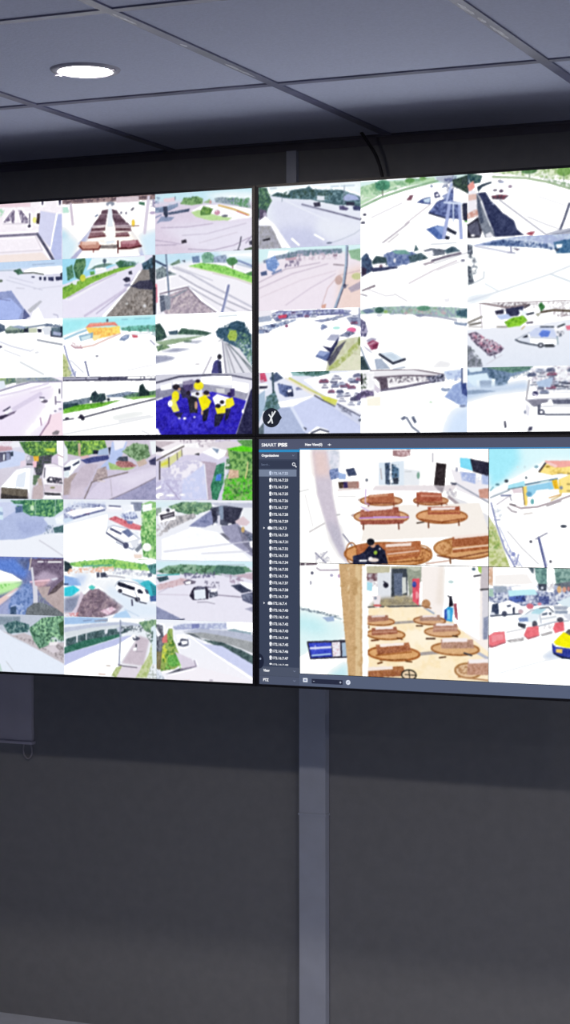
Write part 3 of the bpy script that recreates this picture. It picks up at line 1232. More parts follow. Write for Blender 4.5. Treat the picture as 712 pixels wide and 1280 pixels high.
p 5c9470 407 31 1003 2 1003 178 877 312 631 287 553 228
n 98d084 45 .45 553 29 1003 7 1003 178 877 300 631 261
n 2c6450 45 .4 407 31 1003 2 1003 178 877 312 631 287
e d0ecc8 652 157 22 48
p 5c749c 461 151 542 107 551 228 468 243
l c4d8f4 26 423 100 542 107
l a8c8b8 14 688 36 687 260
l a8c8c0 14 911 17 904 308
p dce6f4 776 327 910 291 921 445 832 446
p f0f6fc 899 325 1003 246 1002 417 921 431
p 3c5c64 885 488 1002 440 1002 571 898 574
n 588080 31 .4 885 488 1002 440 1002 571 898 574
n 8898b0 34 .4 787 447 887 445 887 583 787 602
p eef2fb -64 744 540 703 798 602 1002 588 1001 1008 -65 1024
l c8c8d4 17 731 707 853 824 991 965
@BL 1 2|blurred view under a dome with bright sky edge
g 6c7ab8 7c7c94
q 6084d4 35 -66 59 517 40 629 71 572 384 403 287 -66 199
q 5c6890 28 460 42 629 37 584 245
p fdfff8 -66 199 289 239 425 303 544 416 402 478 289 500 -67 497
q c0f0a8 21 -67 488 289 456 549 428 481 561 288 665 -68 725
n 70c858 53 .4 -67 488 289 482 402 478 288 656 -68 690
p e8ccc8 -68 830 288 726 470 535 560 549 402 703 287 848 -69 970
p fbf4f4 356 688 492 560 515 594 402 686
q a0a8d0 25 -69 970 287 848 413 703 549 523 559 1007 -69 1041
q 88a0d4 31 378 965 402 721 549 471 650 424 666 777 581 1015
n 5c78b0 59 .4 378 965 402 721 549 471 650 424 666 777 581 1015
n c0d0f0 42 .3 401 842 559 800 559 1007 401 1016
p 405878 401 877 469 847 469 1012 401 1016
p 74667e 612 37 1003 18 1002 470 817 649 661 467 629 227
n 5c4c68 69 .4 629 37 1003 18 1003 213 807 186
q b4a4bc 24 651 364 785 238 940 309 929 387 818 460
q d0a8b0 24 628 434 851 382 773 514 673 518
l f4ccda 26 628 430 740 405 840 391
p d8d8e8 851 373 918 345 940 361 885 397
p b8a8a8 695 517 851 493 817 649 918 525 1002 418 1001 984 917 885 762 686
p 5c5056 815 653 884 526 996 367 1002 453 906 594
p d8d8e4 629 192 657 174 678 483 706 499 711 792 661 795 653 433
l d0c8c0 24 640 19 617 227
p 6c7278 570 1015 587 885 661 795 739 774 828 821 917 868 1001 967 1001 992
n 909ca4 41 .35 717 654 806 702 828 855 739 860
l fafaff 24 713 82 772 80
l c8c0d0 14 791 80 808 79
l ffffff 26 828 82 969 77
@BL 1 3|pale road beside leafy bank
g c4ccdc e8f0fa
p c0c8d8 -69 41 1001 -16 1000 189 -70 321
p 8898a8 -69 76 514 36 513 148 -70 251
p 507878 321 194 457 108 615 177 603 299 377 338
n 98b0b0 45 .4 321 194 457 108 615 177 603 299 377 338
n 2c5058 45 .35 321 194 457 108 615 177 603 299 377 338
p c8c0c6 263 267 434 361 558 319 826 475 999 447 998 816 737 610
n 90888c 45 .4 422 362 826 475 999 498 999 773 759 582
p 72a084 609 229 761 48 1001 -8 999 429 871 334 826 509 726 576 659 434
n acdcac 48 .45 626 228 761 48 1001 -8 999 429 826 475
n 345848 48 .4 609 229 761 48 1001 -8 999 429 826 509 726 576
p 3c6040 938 141 1000 69 1000 327 960 329
p f0ecf0 837 457 937 442 915 503 837 517
p d8d0d8 781 547 893 505 959 604 870 644
p e4ecfa -70 242 286 274 456 429 737 618 998 821 998 1021 -72 1050
p c0d8d0 -72 848 284 858 307 995 -72 1032
l c8ccd4 16 353 818 432 977
@BL 2 0|concrete ramp yard with white minibus and trees
g d4ccdc c8c0d8
p 78a858 10 8 455 3 488 175 270 251 192 274 53 225
n 34603c 58 .45 10 8 455 3 488 175 270 251 53 225
n b4e060 53 .4 147 9 455 3 470 151 270 222
p e8ecf4 10 51 53 148 52 341 9 389
p c8b098 162 53 193 53 192 269 169 269
p e0b8bc 192 269 270 246 293 282 208 313
p 485088 192 330 362 270 493 252 503 324 254 395
p a8bcdc 347 179 485 123 497 247 378 251
p 283040 332 162 386 163 378 234 332 234
p 242838 491 123 531 116 534 228 503 252
p b8c8f0 531 32 698 29 637 272 500 498 408 450 500 307
p f0f0fa 547 9 683 10 653 129 561 176
p 94b48c 637 188 759 54 909 79 939 273 819 380
n 50704c 52 .45 637 188 759 54 909 79 939 273 819 380
p eef4f8 932 18 1002 18 1002 227 954 250
p c8b4a8 789 368 879 309 909 392 819 451
p b47c7c 573 372 652 301 796 427 728 467 576 458
n 804c54 38 .4 573 372 652 301 796 427 728 467
p 485060 576 331 607 284 698 272 701 356 622 348
p a4c47c 492 367 569 415 637 467 788 451 698 506 507 491
p 38385c 921 349 1014 262 1014 428 939 411
p b0a0a0 8 655 114 558 192 534 113 920 7 921
p f2f8fc 9 438 84 336 186 308 192 390 52 636 8 621
p 303450 9 457 87 433 77 498 8 515
p 303450 102 414 177 337 180 378 115 433
p dce8f0 11 534 68 522 61 607 11 612
p c8bccc 86 715 192 462 270 385 380 410 338 558 269 775 79 901
q d4c8d8 24 79 824 238 751 237 967 51 993
p d8d0e6 246 979 330 794 469 625 728 546 1002 435 1013 617 818 800 499 1008
q e4def0 57 499 678 758 582 1002 487 1001 593 727 772
p a49498 323 678 377 486 469 438 484 606 392 702
n c8b8b8 43 .4 323 678 377 486 469 438 484 606
l 887c80 24 234 979 315 702 469 630 697 539
l e0d4d4 19 377 678 453 690
p a4a2c4 506 1008 757 815 1013 605 1013 1007
n 9494b8 72 .4 506 1008 757 815 1013 605 1013 1007
l 8c8494 17 491 1008 666 887 818 772 1013 610
l b4acb8 12 515 654 529 941
@BL 2 1|parking lot with white SUV and red car
g e8eef8 f6f8fd
p 9098bc 7 175 160 65 452 80 475 157 97 343 6 386
c 4c5484 87 .4 7 175 160 65 452 80 475 157 97 343 6 386
n d8e0f4 48 .4 7 91 160 28 453 37 475 157 97 283 6 333
p f4f4fc 19 231 144 166 422 121 455 157 112 302
l 505888 19 112 331 267 256 452 181
p d0e0f4 -13 345 66 307 112 355 19 417
p f2f2fa 460 121 620 102 658 202 483 216
l 484c74 19 498 108 620 119
p d4dcf2 612 262 772 200 811 318 665 345
n 6470a0 43 .4 612 250 772 188 811 318 665 345
p 8890a8 727 46 855 44 840 187 757 200
p f0f4fc 636 83 757 81 772 200 666 226
p e0808a 490 329 559 280 696 363 844 437 835 513 711 487
n b04858 38 .3 490 329 559 280 696 363 844 437 835 513
p 7c84b0 681 349 756 362 744 415 696 404
p fafdff 6 454 483 252 467 588 725 849 793 981 5 1016
p f6f8fd 464 552 490 468 543 438 680 483 824 656 808 747 748 832 573 717 482 617
l b0b8cc 14 464 552 490 468 543 438 680 483 824 656
l 98a0b8 17 808 747 748 832 573 717
l c8cedc 12 574 633 680 726 816 663
p 6c78a0 632 541 699 487 759 581 707 630
p 484c70 510 472 635 565 622 589 510 510
l 404464 26 471 564 573 669 668 751
e 505472 677 769 30 53
p e4e8f2 725 701 816 675 793 795 748 808
p 8890a0 771 838 839 717 854 793 798 878
p 8cc878 844 80 938 27 1013 50 1011 990 861 947 834 580 862 341
n ccecac 57 .4 844 80 1013 50 1011 990 861 947 834 580
n 4c8c4c 57 .35 844 80 1013 50 1011 990 861 947 834 580
p f2f8fa 850 92 953 60 955 174 855 211
e f4faf4 899 792 48 71
p f0dcd0 755 915 846 912 846 979 770 981
@BL 2 2|transport yard with white minibus and teal tents
g f4f8fa f0f2fa
p a4d874 48 105 188 59 527 7 694 49 966 104 936 193 419 140 126 151
n 5ca458 58 .4 48 105 188 59 527 7 694 49 966 104 936 193 126 151
p f4fafc 48 40 420 -4 1011 -4 1011 43 694 42 527 0 188 52
p 80c050 785 -20 1011 -39 1011 -4 816 7
l 60a898 22 219 138 527 112
p 283840 11 53 64 87 98 171 48 240 10 235
p 5c9898 898 100 1011 67 1010 257 936 231
n 305c60 38 .4 898 100 1011 67 1010 257 936 231
n e8b090 53 .45 48 197 542 136 542 215 48 270
n b0b4c8 53 .4 542 155 906 190 905 285 542 251
p 484c60 361 246 392 237 396 316 365 325
p 484c60 404 244 450 235 488 301 480 320 407 323
l b0b0bc 19 465 290 572 298 663 318
p 606c84 905 237 951 224 950 283 913 296
p 90b4e8 10 307 172 349 195 469 10 477
q c8d8f4 34 110 291 265 285 203 481
p 38ccde 10 509 109 473 179 542 93 650 9 659
l 1c2c50 22 10 453 50 451
q 8890aa 24 9 695 187 614 124 920 8 938
p d8ccdc 190 566 226 625 143 931 46 1001 140 822
p 8c7888 147 1008 143 919 221 637 298 525 388 521 655 801 571 920 418 993
n a8949c 63 .4 147 1008 221 637 298 525 388 521 655 801 418 993
n 706070 73 .35 147 1008 221 637 298 525 388 521 655 801 418 993
p dcb8cc 399 886 525 808 574 853 479 954
n f4e4f0 43 .4 399 886 525 808 574 853 479 954
n d88c90 44 .5 8 945 171 929 170 1007 8 1015
q e0ecfa 43 488 433 724 650 905 736 1012 774 1012 969 677 987 571 901 655 808 464 585
p b4d4f4 563 926 678 862 730 984 532 994
l c8d8ec 19 662 844 814 955
p 58d0c8 272 490 311 452 349 487 326 529 288 525
p 3cb8c8 800 389 920 351 1003 447 1002 601 935 616 875 476
p 2c8898 935 402 1003 459 1002 613 957 591
p a8dcf2 732 339 875 352 830 411
p 4c68a0 927 621 1010 589 1010 696 935 699
p f8faff 560 466 587 393 618 368 769 397 875 471 929 616 893 732 814 705 724 631 587 548
l a8b4c8 14 560 466 587 388 618 368 769 397 875 471
l 98a4bc 14 587 548 724 631 814 705 893 732
p 1c2034 584 429 599 387 772 476 766 529 602 459
p 202438 796 515 822 497 857 544 854 577 807 570
p 404860 872 500 908 510 920 574 893 575
e 404050 614 540 23 34
e 404050 799 675 29 41
l 404254 19 640 587 769 652
l b8c0d0 12 769 540 814 705
l 404254 19 822 717 892 737
p 404058 731 678 748 677 751 782 735 788
@BL 2 3|road under an elevated bridge with lamp post
g e8f0f8 f4f4fa
p a4c4ea 8 28 186 8 479 17 463 82 8 149
p f4f8fa 487 9 874 -5 859 96 479 81
l 6c7ca0 14 217 72 302 55
p 98a0b4 333 58 479 26 482 64 340 82
p c0c8dc 8 197 325 116 616 67 874 95 874 131 631 123 325 179 8 278
p d6dee4 8 278 325 179 601 115 624 162 417 203 29 371
p 40585c 26 391 247 280 402 218 601 178 753 174 616 282 262 424 26 519
n 607880 49 .4 26 391 247 280 601 178 616 282 262 424 26 519
l e8ecf4 27 146 330 146 431
l dce4ec 22 247 295 247 391
p e4e8f2 445 216 482 199 475 276 448 287
p c8d0e0 570 160 662 143 646 228 585 243
n 505c68 38 .4 616 134 874 119 874 214 631 252
p 387060 7 537 231 402 601 273 631 305 339 468 7 642
p c0c6ec 7 642 339 480 616 325 753 281 570 477 6 843
p fafcfe 6 843 339 588 570 460 753 274 821 308 630 708 523 984 6 1018
q ccc0cc 14 627 761 722 510 816 289 926 335 860 792
p e0d8e4 607 834 860 799 784 988 561 1013
p c0cc94 515 980 569 832 638 798 569 1005
n 98a868 43 .4 515 980 569 832 638 798 569 1005
p c8d2a4 774 996 857 763 918 592 948 376 955 733 902 987
n a8bc74 48 .4 774 996 918 592 948 376 955 733 902 987
l 98a0b8 26 616 50 612 421 600 801
l 706878 19 592 787 645 807 789 821
p 585c70 745 317 783 296 828 336 790 374 752 365
e f0f4fa 768 321 15 17
l 383c48 26 783 439 785 525
p f4f4fa 745 497 790 482 790 534 752 544
l a49ca8 12 782 554 855 549
e c8b8b0 485 814 28 10
e d8b8a8 415 959 43 12
p 94b48c 813 63 1009 4 1009 111 941 246 874 195
n 5c8468 48 .45 813 63 1009 4 1009 111 941 246 874 195
p dcecf6 941 139 985 89 1008 444 1008 753 955 756
n 506860 48 .4 874 214 964 161 963 447 918 354
p ecf2f8 895 987 933 806 1008 812 1007 1002
n a0a8a0 48 .35 895 987 933 782 1008 753 1007 1002
@BL 3 0|sun-dappled lane with plants at right
g d8d2e8 d4d0ea
p f2ecf2 -5 -5 622 -3 591 150 435 249 58 271 -6 246
p c8bcc4 -6 20 216 35 58 133 -6 108
n a89cac 50 .35 247 -3 776 4 776 127 279 123
p 303040 -6 90 93 171 58 196 -6 201
p f6f4f8 58 209 263 73 435 44 466 149 279 128 105 309
l 605858 23 10 342 121 247 294 110
p dcdca0 34 372 168 272 271 168 286 248 136 452 49 467
p d8d850 57 397 137 335 136 397 60 442
l 484048 25 42 359 41 653
l 605860 20 137 297 140 452
l 807878 18 224 222 228 335
l 807878 17 271 160 275 273
p dcd4dc 490 75 745 23 883 66 837 152 714 206
p f6f6fb 474 212 591 120 783 201 652 337
p 8498b4 583 145 656 163 640 230
p c8b8bc 745 152 806 201 775 300 714 275
p 282830 401 243 451 219 457 264
p f2eef8 200 372 482 336 505 647 356 722 168 673 57 623
n c8c4e0 85 .5 57 548 200 372 482 336 505 647 278 723 88 774
p c4c0e0 -7 711 136 653 278 673 262 993 -7 1001
p ccd2f2 278 673 513 398 535 983 270 993
n dcdcf4 75 .35 57 648 512 523 527 970 56 975
l a8a0c0 15 112 723 246 986
p b8a8ba 466 353 629 386 597 982 535 995 516 423
l f4f4fa 15 505 398 540 983
p 307458 571 759 629 423 714 374 701 696 636 994 586 982
n 50a078 45 .4 571 759 629 423 714 374 701 696 636 994
p 4c80d8 629 577 680 560 675 676 618 676
p e4e8ec 714 399 752 325 763 424 714 622
p 88b868 745 164 1013 68 1012 995 690 998 713 671 778 523
n 386c38 64 .4 745 164 1013 68 1012 995 690 998 713 671
n 50cc28 64 .35 698 597 898 597 1012 670 1012 995 690 998
p 5c9450 837 17 1013 6 1012 129 898 116
p 5cd01c 726 156 898 108 1012 154 1012 208 837 197
p c8a890 760 485 852 510 859 621 744 651
n e8c8b0 45 .4 760 485 852 510 859 621 744 651
l d4cc90 25 947 375 941 498 921 634
e ffffff 44 930 44 50
p d4d0e6 33 938 88 912 96 987 40 988
e f4f4fa 151 919 47 23
e f4f4fa 277 910 31 20
p f6f6fb -4 799 57 749 57 799 -4 837
@BL 3 1|bright street with dark sign and shaded sheds
g eef0f8 eceef8
q d8ecf4 30 -7 14 589 0 198 99 56 151 -8 177
p 70987a 127 112 277 35 574 39 589 144 387 259 198 187
n 406450 60 .4 127 112 277 35 574 39 589 144 387 259 198 187
n a4c498 55 .35 127 112 277 35 574 39 589 144 387 259
p 98a8a0 -8 152 56 126 56 252 -8 278
p c8c4c8 206 274 402 221 418 283 198 450 55 529
n 8c8c94 50 .4 206 274 402 221 418 283 198 450 55 529
n b4b0b4 55 .4 8 378 198 325 119 527 7 630
p f6f6fa 21 227 198 144 211 324 32 383
p 3c3846 43 257 192 194 198 275 56 342
l d8d8e0 15 72 289 179 240
l a8a8b4 13 80 317 179 275
e 404050 127 175 19 30
p c4c8da 566 45 1004 44 1011 125 897 120 620 89
p 505468 566 132 698 88 897 127 843 363 805 425 682 410 589 355
p 34364a 698 112 897 134 869 239 813 393 713 345
n 687088 45 .35 574 119 698 93 697 415 589 367
p 8898b0 651 106 698 93 697 316 666 316
p ecf0f6 894 139 1011 125 1011 520 905 282
p dcc8d0 817 343 897 258 970 355 935 415 836 407
p 34364a 566 156 620 118 628 317 589 417 566 343
p dcdcec 639 255 666 247 663 428 638 416
e f0f0f8 766 401 22 25
p 8c92b8 339 435 574 169 597 392 511 449
n 7078a0 65 .35 433 370 574 194 589 392
p 9c9cb8 674 428 843 382 988 631 1011 931 743 662
p 7c7c94 836 412 1011 556 1011 901 897 707
p 505870 924 539 1011 556 1011 717 958 711
n a0a8c0 44 .4 924 539 1011 556 1011 803 958 711
p f2f2fa 958 669 1011 650 1011 791 973 767
e c8a870 897 480 17 49
l 505068 17 897 534 958 607
p 787888 635 553 697 539 774 636 728 657
p f4f6fc 55 654 371 447 635 516 957 928 988 989 55 1007
l d4d4e4 15 87 860 511 768 958 669
l d8d8e6 15 479 881 957 829
@BL 3 2|wide yard with box truck in the middle
g e6e4f4 e8e6f4
q d0ecf6 20 -1 21 1011 -17 1011 104 588 119 -1 165
l a0b0b8 12 650 74 911 58
p 709c80 6 197 118 110 276 72 588 86 650 74 927 89 995 166 742 237 432 224 118 236
n 3c6048 61 .4 6 197 118 110 276 72 588 86 927 89 995 166 742 237 118 236
n 98b8a0 55 .35 6 197 118 110 276 72 557 87 432 212 118 236
p 487064 585 186 635 80 896 95 919 198 712 246
p 38505c 3 303 118 269 136 328 38 373
l 48b0b4 20 14 265 244 239
n 606080 45 .45 260 218 619 175 619 279 291 305
p d8c0c8 3 430 275 298 416 350 22 517
n c8a8b0 61 .35 3 430 275 298 416 350 22 517
p 70687c 280 363 338 315 419 350 404 388 307 412
p f4f4f8 299 367 362 339 362 394 314 401
p c8c8d8 634 204 789 223 896 268 742 274
n 6c6880 45 .4 502 334 650 340 657 457 518 453
n 9c88a0 40 .3 742 225 896 219 896 367 773 372
p c8b4c2 796 235 1003 185 1003 309 896 268
p f4f6fc 862 324 1003 358 1003 481 911 436
p 3c425a 773 402 865 373 990 487 880 521
p 585c78 877 546 1003 499 1002 708 895 644
n 8890a8 45 .35 877 546 1003 499 1002 708 895 644
p a8a8c0 911 775 1002 733 1002 832
p 2c283c 346 585 388 451 432 432 529 432 544 482 544 636 381 659
p e6eefa 393 493 510 468 519 632 400 648
p 6c6c84 416 442 510 433 513 463 401 483
p 404458 541 487 637 497 640 582 556 618
n d0d4e4 35 .35 541 487 637 497 640 582 556 618
p f2f2fa 564 476 637 458 631 508 569 525
l a8a4b4 18 431 691 525 682 606 708
p e8e8f4 528 637 606 666 603 698 533 669
l 90889c 17 642 564 880 586
l cfc8d8 15 22 580 338 578
l c8c0d4 15 22 555 133 462
p 8c92b4 -3 778 117 865 282 990 180 1036 -3 1046
l 50546e 23 -3 1041 148 1022 293 979
@BL 3 3|road beside a viaduct with white car and flowering tree
g eef2fb f4f2fa
p a8b0d2 171 114 274 65 726 25 729 124 431 142 195 170
n d0d8ec 45 .4 171 114 274 65 726 25 729 124 431 142
p 7880b4 371 60 450 48 450 123 376 135
p fbfdff 726 15 1010 -21 1009 165 741 138
p 90a8b4 734 139 803 115 880 148 987 166 971 204 803 184
p f2f4fa 53 58 179 51 179 176 68 183
p b8bed2 266 191 462 135 741 148 1009 202 1009 320 741 248 431 207
p a0a4a8 313 214 493 195 741 248 1009 325 1009 511 803 393 555 317
p 405458 477 309 679 346 864 446 1009 553 1009 696 802 549 586 382
n 5c7474 50 .4 477 309 679 346 1009 553 1009 696 802 549 586 382
p 606870 290 208 399 226 493 320 368 253
p ccd2f2 337 237 493 383 679 401 1009 696 1009 906 833 733 493 420
l fafaff 20 345 254 586 514 1009 943
p 505462 -3 86 68 107 92 560 -4 541
n 888c98 51 .4 -3 86 68 107 92 560 -4 541
p f0f2f8 -3 137 52 260 20 299 -3 263
p 807858 -4 541 68 536 99 837 -4 844
p 98b060 43 866 60 511 132 154 171 152 179 327 242 575 265 737 194 817
n dce050 56 .45 52 689 68 435 179 378 179 630 83 737
n 4c7c38 56 .4 43 866 132 154 179 327 265 737 194 817
p dc7c7c 59 322 113 226 119 382 68 397
e 5ca048 178 680 63 101
n 90d868 45 .35 99 585 257 624 257 800 99 812
p 505460 99 912 241 806 430 757 273 837
p dcd4e4 195 528 371 641 414 751 273 804
l 988ca4 18 254 820 417 756 396 665
p f4f6fb 195 251 290 220 337 318 242 449
p 5c6074 234 425 258 310 333 318 340 418 281 442
p f2f4fa 255 353 324 339 327 393 274 409
p 404458 226 387 258 373 258 423 229 430
p f4f0f8 115 936 367 805 430 762 955 947 955 997 99 1051
p e4ecf6 -12 794 51 891 99 1039 -13 1047
n b0b8c8 51 .4 -12 794 51 891 99 1039 -13 1047
p e0c8c8 288 999 351 981 351 1032
e b0a8b8 570 977 22 12
@BR 0 0|waiting hall with rows of wooden benches and a seated person in dark clothes
g fdfbf9 fdfbf8
q cfc6d4 7 69 10 151 10 168 123 180 399 214 673 257 948 261 1002 219 921 150 689 95 386
q e4ccca 25 69 10 151 10 159 123 166 233 86 234
q c0bccc 22 150 620 214 673 257 948 227 935 176 798
q dfe0ee 14 151 10 215 11 215 165 168 171
n c8cedc 41 .35 151 10 215 11 215 165 168 171
l c4c0c4 10 54 725 137 647
l d0d4d8 7 4 370 49 351
l e0e0e4 6 30 400 73 676
l 707090 11 86 911 142 993
l a0a0b4 10 150 896 116 952
l 808098 11 236 742 285 840
n c0c0d0 22 .4 77 884 142 896 176 991 90 994
p 8c9cc8 163 178 210 162 217 247 169 268
n 485c8c 25 .4 163 178 210 162 217 247 169 268
p a0b8e4 210 199 253 220 249 261 215 261
p 3c4868 251 176 295 162 311 226 266 236
p a8847c 210 286 322 277 322 340 215 343
p 382c60 238 285 261 285 263 336 240 340
p 483830 210 286 238 285 236 340 215 343
l e0d0d0 10 210 357 329 343
l d8d8dc 6 210 412 304 411
l a0a0a8 8 202 573 220 570
e b8a4a4 305 576 25 14
e c8b4b0 333 441 17 11
p a07c80 502 12 595 8 595 54 552 70 504 57
n e8d0d4 20 .4 502 12 595 8 595 54 552 70
p dce8f4 428 116 562 103 562 314 428 310
p 4c5c78 461 119 487 116 483 304 464 304
p 5c7c9c 497 128 535 169 535 243 497 251
n 283848 23 .4 461 119 535 136 535 304 464 304
p 303848 502 251 532 248 532 301 507 304
l f8f8ff 10 493 103 493 314
l b8b0b4 10 438 169 444 260
p e8ecf2 562 169 647 186 642 309 562 309
e 80a898 637 227 8 30
l c8ccd0 8 567 194 602 194
p e8e0e4 410 318 836 308 816 361 395 355
p 2c2428 731 120 782 130 773 319 719 310
p a8a0a8 719 313 773 323 762 378 737 349
e 606878 364 268 7 13
e b08078 317 310 6 30
l a0a0b0 8 712 38 712 112
p f0ecf2 806 169 1002 299 1002 460 836 348
p 80dcf6 852 75 906 85 918 189 855 156
p 28283c 904 85 1001 118 1002 237 920 194
p a4b4e0 853 194 935 210 932 299 863 267
p b0c0e6 963 221 1002 234 1002 307 963 296
n d0d8f0 23 .3 853 194 1002 226 1002 307 863 275
e a0a4b8 836 177 6 20
l a0a4b4 13 806 291 836 299 1002 457
p 505468 806 287 836 291 831 312 811 308
p e4e4ea 786 397 875 445 1002 573 1002 703 875 527
l aca0a8 26 796 410 875 514 1002 687
n b8b4c0 29 .35 782 332 860 381 860 413 786 414
p cc9888 948 344 1002 334 1002 425 953 415
p f6efe8 375 492 953 461 1002 703 1002 751 717 758 334 801 354 617
e d8a47c 441 447 110 40
r 9c6038 12 441 447 110 40
p b06848 375 401 507 380 513 459 364 471
p d09878 377 404 493 387 493 403 377 421
l 7c3c28 10 359 471 522 466
l 7c3c28 10 375 477 373 497
l 7c3c28 10 507 476 509 492
p b06848 476 387 507 380 509 416 482 423
l c8a8e8 8 359 351 356 468
l c8a8e8 8 356 468 377 481
e d09c74 702 444 89 36
r 98582c 11 702 444 89 36
p a85840 627 376 647 369 757 378 763 450 627 455
p c88870 651 392 755 398 755 411 651 409
l 8c4830 10 617 458 772 463
l 6c3424 10 635 464 635 491
l 6c3424 10 757 466 759 483
l 8c4830 8 772 463 787 476
e d8ac84 441 586 144 60
r 9c5c30 13 441 586 144 60
p a05848 332 528 532 502 543 584 326 601
n b87860 20 .4 332 548 532 522 543 584 326 601
p f6eaea 346 501 503 492 501 519 352 541
p a05848 502 502 533 502 537 548 505 552
l b888e0 12 326 601 415 593 587 587
l d8b8f4 7 400 587 527 584
p 985040 326 618 567 607 557 643 334 657
l 6c3424 13 346 651 346 697
l 6c3424 13 533 639 535 690
l c8a8e8 8 334 501 375 537
e d8a070 759 577 131 59
r a05c2c 13 759 577 131 59
p a05038 687 497 851 491 855 556 687 562
p c07c50 689 529 851 524 852 540 689 546
p f2e2de 703 503 828 495 828 518 703 526
l 8c4824 11 640 602 757 626 875 595
l 6c3820 13 690 628 691 674
l 6c3820 13 846 617 848 651
l 403028 11 630 637 666 628
e d89c64 476 913 231 103
r a0602c 15 476 913 231 103
r b87840 10 648 901 60 72
n 905028 23 .35 618 843 707 857 707 955 618 983
p b06840 308 831 648 789 652 888 482 923 313 928
p f2e0d6 466 824 600 804 600 833 466 850
p c08460 466 860 618 843 618 862 466 883
l f0d8c8 10 476 909 640 875
p a86038 476 933 648 894 638 924 482 972
l 7c4420 10 482 982 648 957
r 98582c 10 282 905 29 90
e d8a470 875 855 155 88
r 9c5c2c 15 875 849 155 88
r b07840 10 767 848 44 59
n a86c3c 23 .3 727 807 806 772 806 903 747 905
p a05c38 814 753 1002 719 1002 808 811 841
p f4e4dc 821 746 1002 713 1002 735 826 769
l f0d8c8 10 816 857 1002 816
p a86038 814 863 1002 826 1002 848 816 889
l 7c4428 11 737 913 816 938 1004 871
l 704020 13 802 927 805 976
l c8a090 10 678 985 797 955
p 141830 290 935 323 917 352 892 373 843 426 828 462 880 478 995 313 1001 313 926
e c89880 397 835 14 20
e 0e121e 385 806 20 30
p 202440 290 932 354 900 364 1008 290 1010
e e4d4cc 400 962 29 18
e f0e8e8 385 952 12 17
e 98b840 411 898 10 18
e e0e0e8 434 864 5 8
l ffffff 15 327 971 338 970
l ffffff 15 343 970 362 969
@BR 1 0|white square with yellow building and grassy edge
g fefefe fefefe
q a4ecfb 23 -4 -9 286 -7 167 161 79 273 3 347
q d8f8fd 32 148 -8 940 -1 940 111 286 104 230 151 117 246 85 257 161 119
p ffe68c 246 198 292 125 521 120 940 142 941 367 349 371 349 235
p f2aca4 279 104 521 102 940 106 940 162 405 153 336 162 302 141
p f8d0cc 299 114 342 141 336 160 292 130
l 483c3c 16 254 193 283 126
e a08030 296 153 12 8
e 80a8b8 239 154 10 11
e c8e0e8 181 156 6 11
e d0e8ee 145 156 5 8
n e0c060 25 .35 299 141 398 172 398 224 311 225
l a89050 9 345 208 368 210
l 988050 9 393 210 423 212
l b09c60 13 392 298 410 300
l b09c60 13 392 355 417 355
l c8a860 8 312 435 361 392
p fcfdff 180 259 361 212 401 222 349 258 186 311
l 5c8098 13 177 307 261 279 342 254
l b0d8d8 9 261 283 299 269
p 98d2ee 186 318 318 277 325 342 243 353 213 409 194 406
p a8e4f4 97 308 181 271 181 320 97 344
l 485868 7 97 344 171 322
p fadc74 171 322 191 316 195 480 182 480
l 605048 7 171 325 180 473
p f0c020 316 269 341 258 350 338 327 340
p d09c18 327 277 335 275 337 335 330 338
l f2d868 13 352 267 361 377
p fefefe 237 353 299 338 300 435 225 448
l d8a050 8 302 414 361 384
e 68a4c8 202 383 14 21
e 70b4b8 219 446 9 23
e 8890a0 361 329 9 15
p e4d4dc 116 344 169 335 166 373 125 377
e 404c58 89 274 10 14
e 608c9c 44 304 11 10
e 50606c 188 246 5 11
l 70b0c0 10 8 355 23 326
p f2f6fa 9 374 92 331 95 352 22 401
l 8898a8 9 8 415 54 384 103 352
l 7078a0 12 63 397 111 394
l b4acbc 7 41 472 104 400
l 8c8c9c 8 106 394 114 437
l a09098 12 106 469 161 502 243 490 324 447 411 392 521 328
l 605860 10 111 469 136 479
l 887c84 8 290 482 361 439
l b0a8b0 14 97 495 117 527 139 536
l d4ccc8 10 177 552 219 541
n d0d8e4 21 .4 12 459 73 522 60 607 22 565
p d8dcb0 -2 566 35 661 73 830 108 999 -2 1003
n a8b868 28 .4 -2 566 35 661 73 830 108 999 -2 1003
n 7ca050 26 .3 -2 672 41 714 60 831 10 885
l fbfbff 11 9 502 41 672 111 999
l 7078ac 10 12 459 41 650 80 841 133 998
l a8b0d8 6 54 661 111 861 168 992
n 9098cc 19 .35 54 714 99 830 162 987 124 988
l 8890b8 7 28 603 57 602
e 8c94c8 124 890 11 18
l 8088bc 10 150 892 140 977
l c8c8ce 8 95 697 168 838 250 968
l 485088 16 250 746 261 825 275 920 286 993
l 9098c0 5 255 746 268 825 294 982
l 787894 8 236 760 293 708
e 303848 374 650 15 12
e 505060 212 782 7 12
e 404050 310 946 6 11
@BR 0 1|waiting area with beige pillar, benches and water dispenser
g fdfdfc fefdfa
l 504450 21 8 12 23 11
l 6c5c68 18 38 11 90 6
l b0a4b4 13 94 44 112 63 210 57
e 505068 68 89 8 14
e a0a0b0 60 177 5 20
e b0acc8 174 106 9 13
e c0a0c8 214 110 6 17
q dcf4f6 37 -2 428 29 412 176 504 246 500 251 683 3 854 -2 855
q c0ecf2 43 -2 485 90 508 176 603 90 636 -2 599
p fafdff -2 855 107 734 253 682 252 865 -2 1026
q c4eaf2 28 158 992 261 872 268 1005 167 1006
l 98a8b4 9 3 411 107 445 227 495
n 607080 20 .4 3 397 107 430 236 472 236 493 107 458 3 421
p a0b4d4 123 485 186 472 188 517 150 522
p 302c3c 38 707 259 679 261 839 57 868
p 3848c4 48 721 172 709 177 831 64 850
l 202c90 14 53 759 64 850 176 831
p ecebf4 176 708 220 699 223 828 181 834
n d0a0a8 20 .3 180 715 218 706 220 818 182 825
l d4daf8 20 59 768 107 762
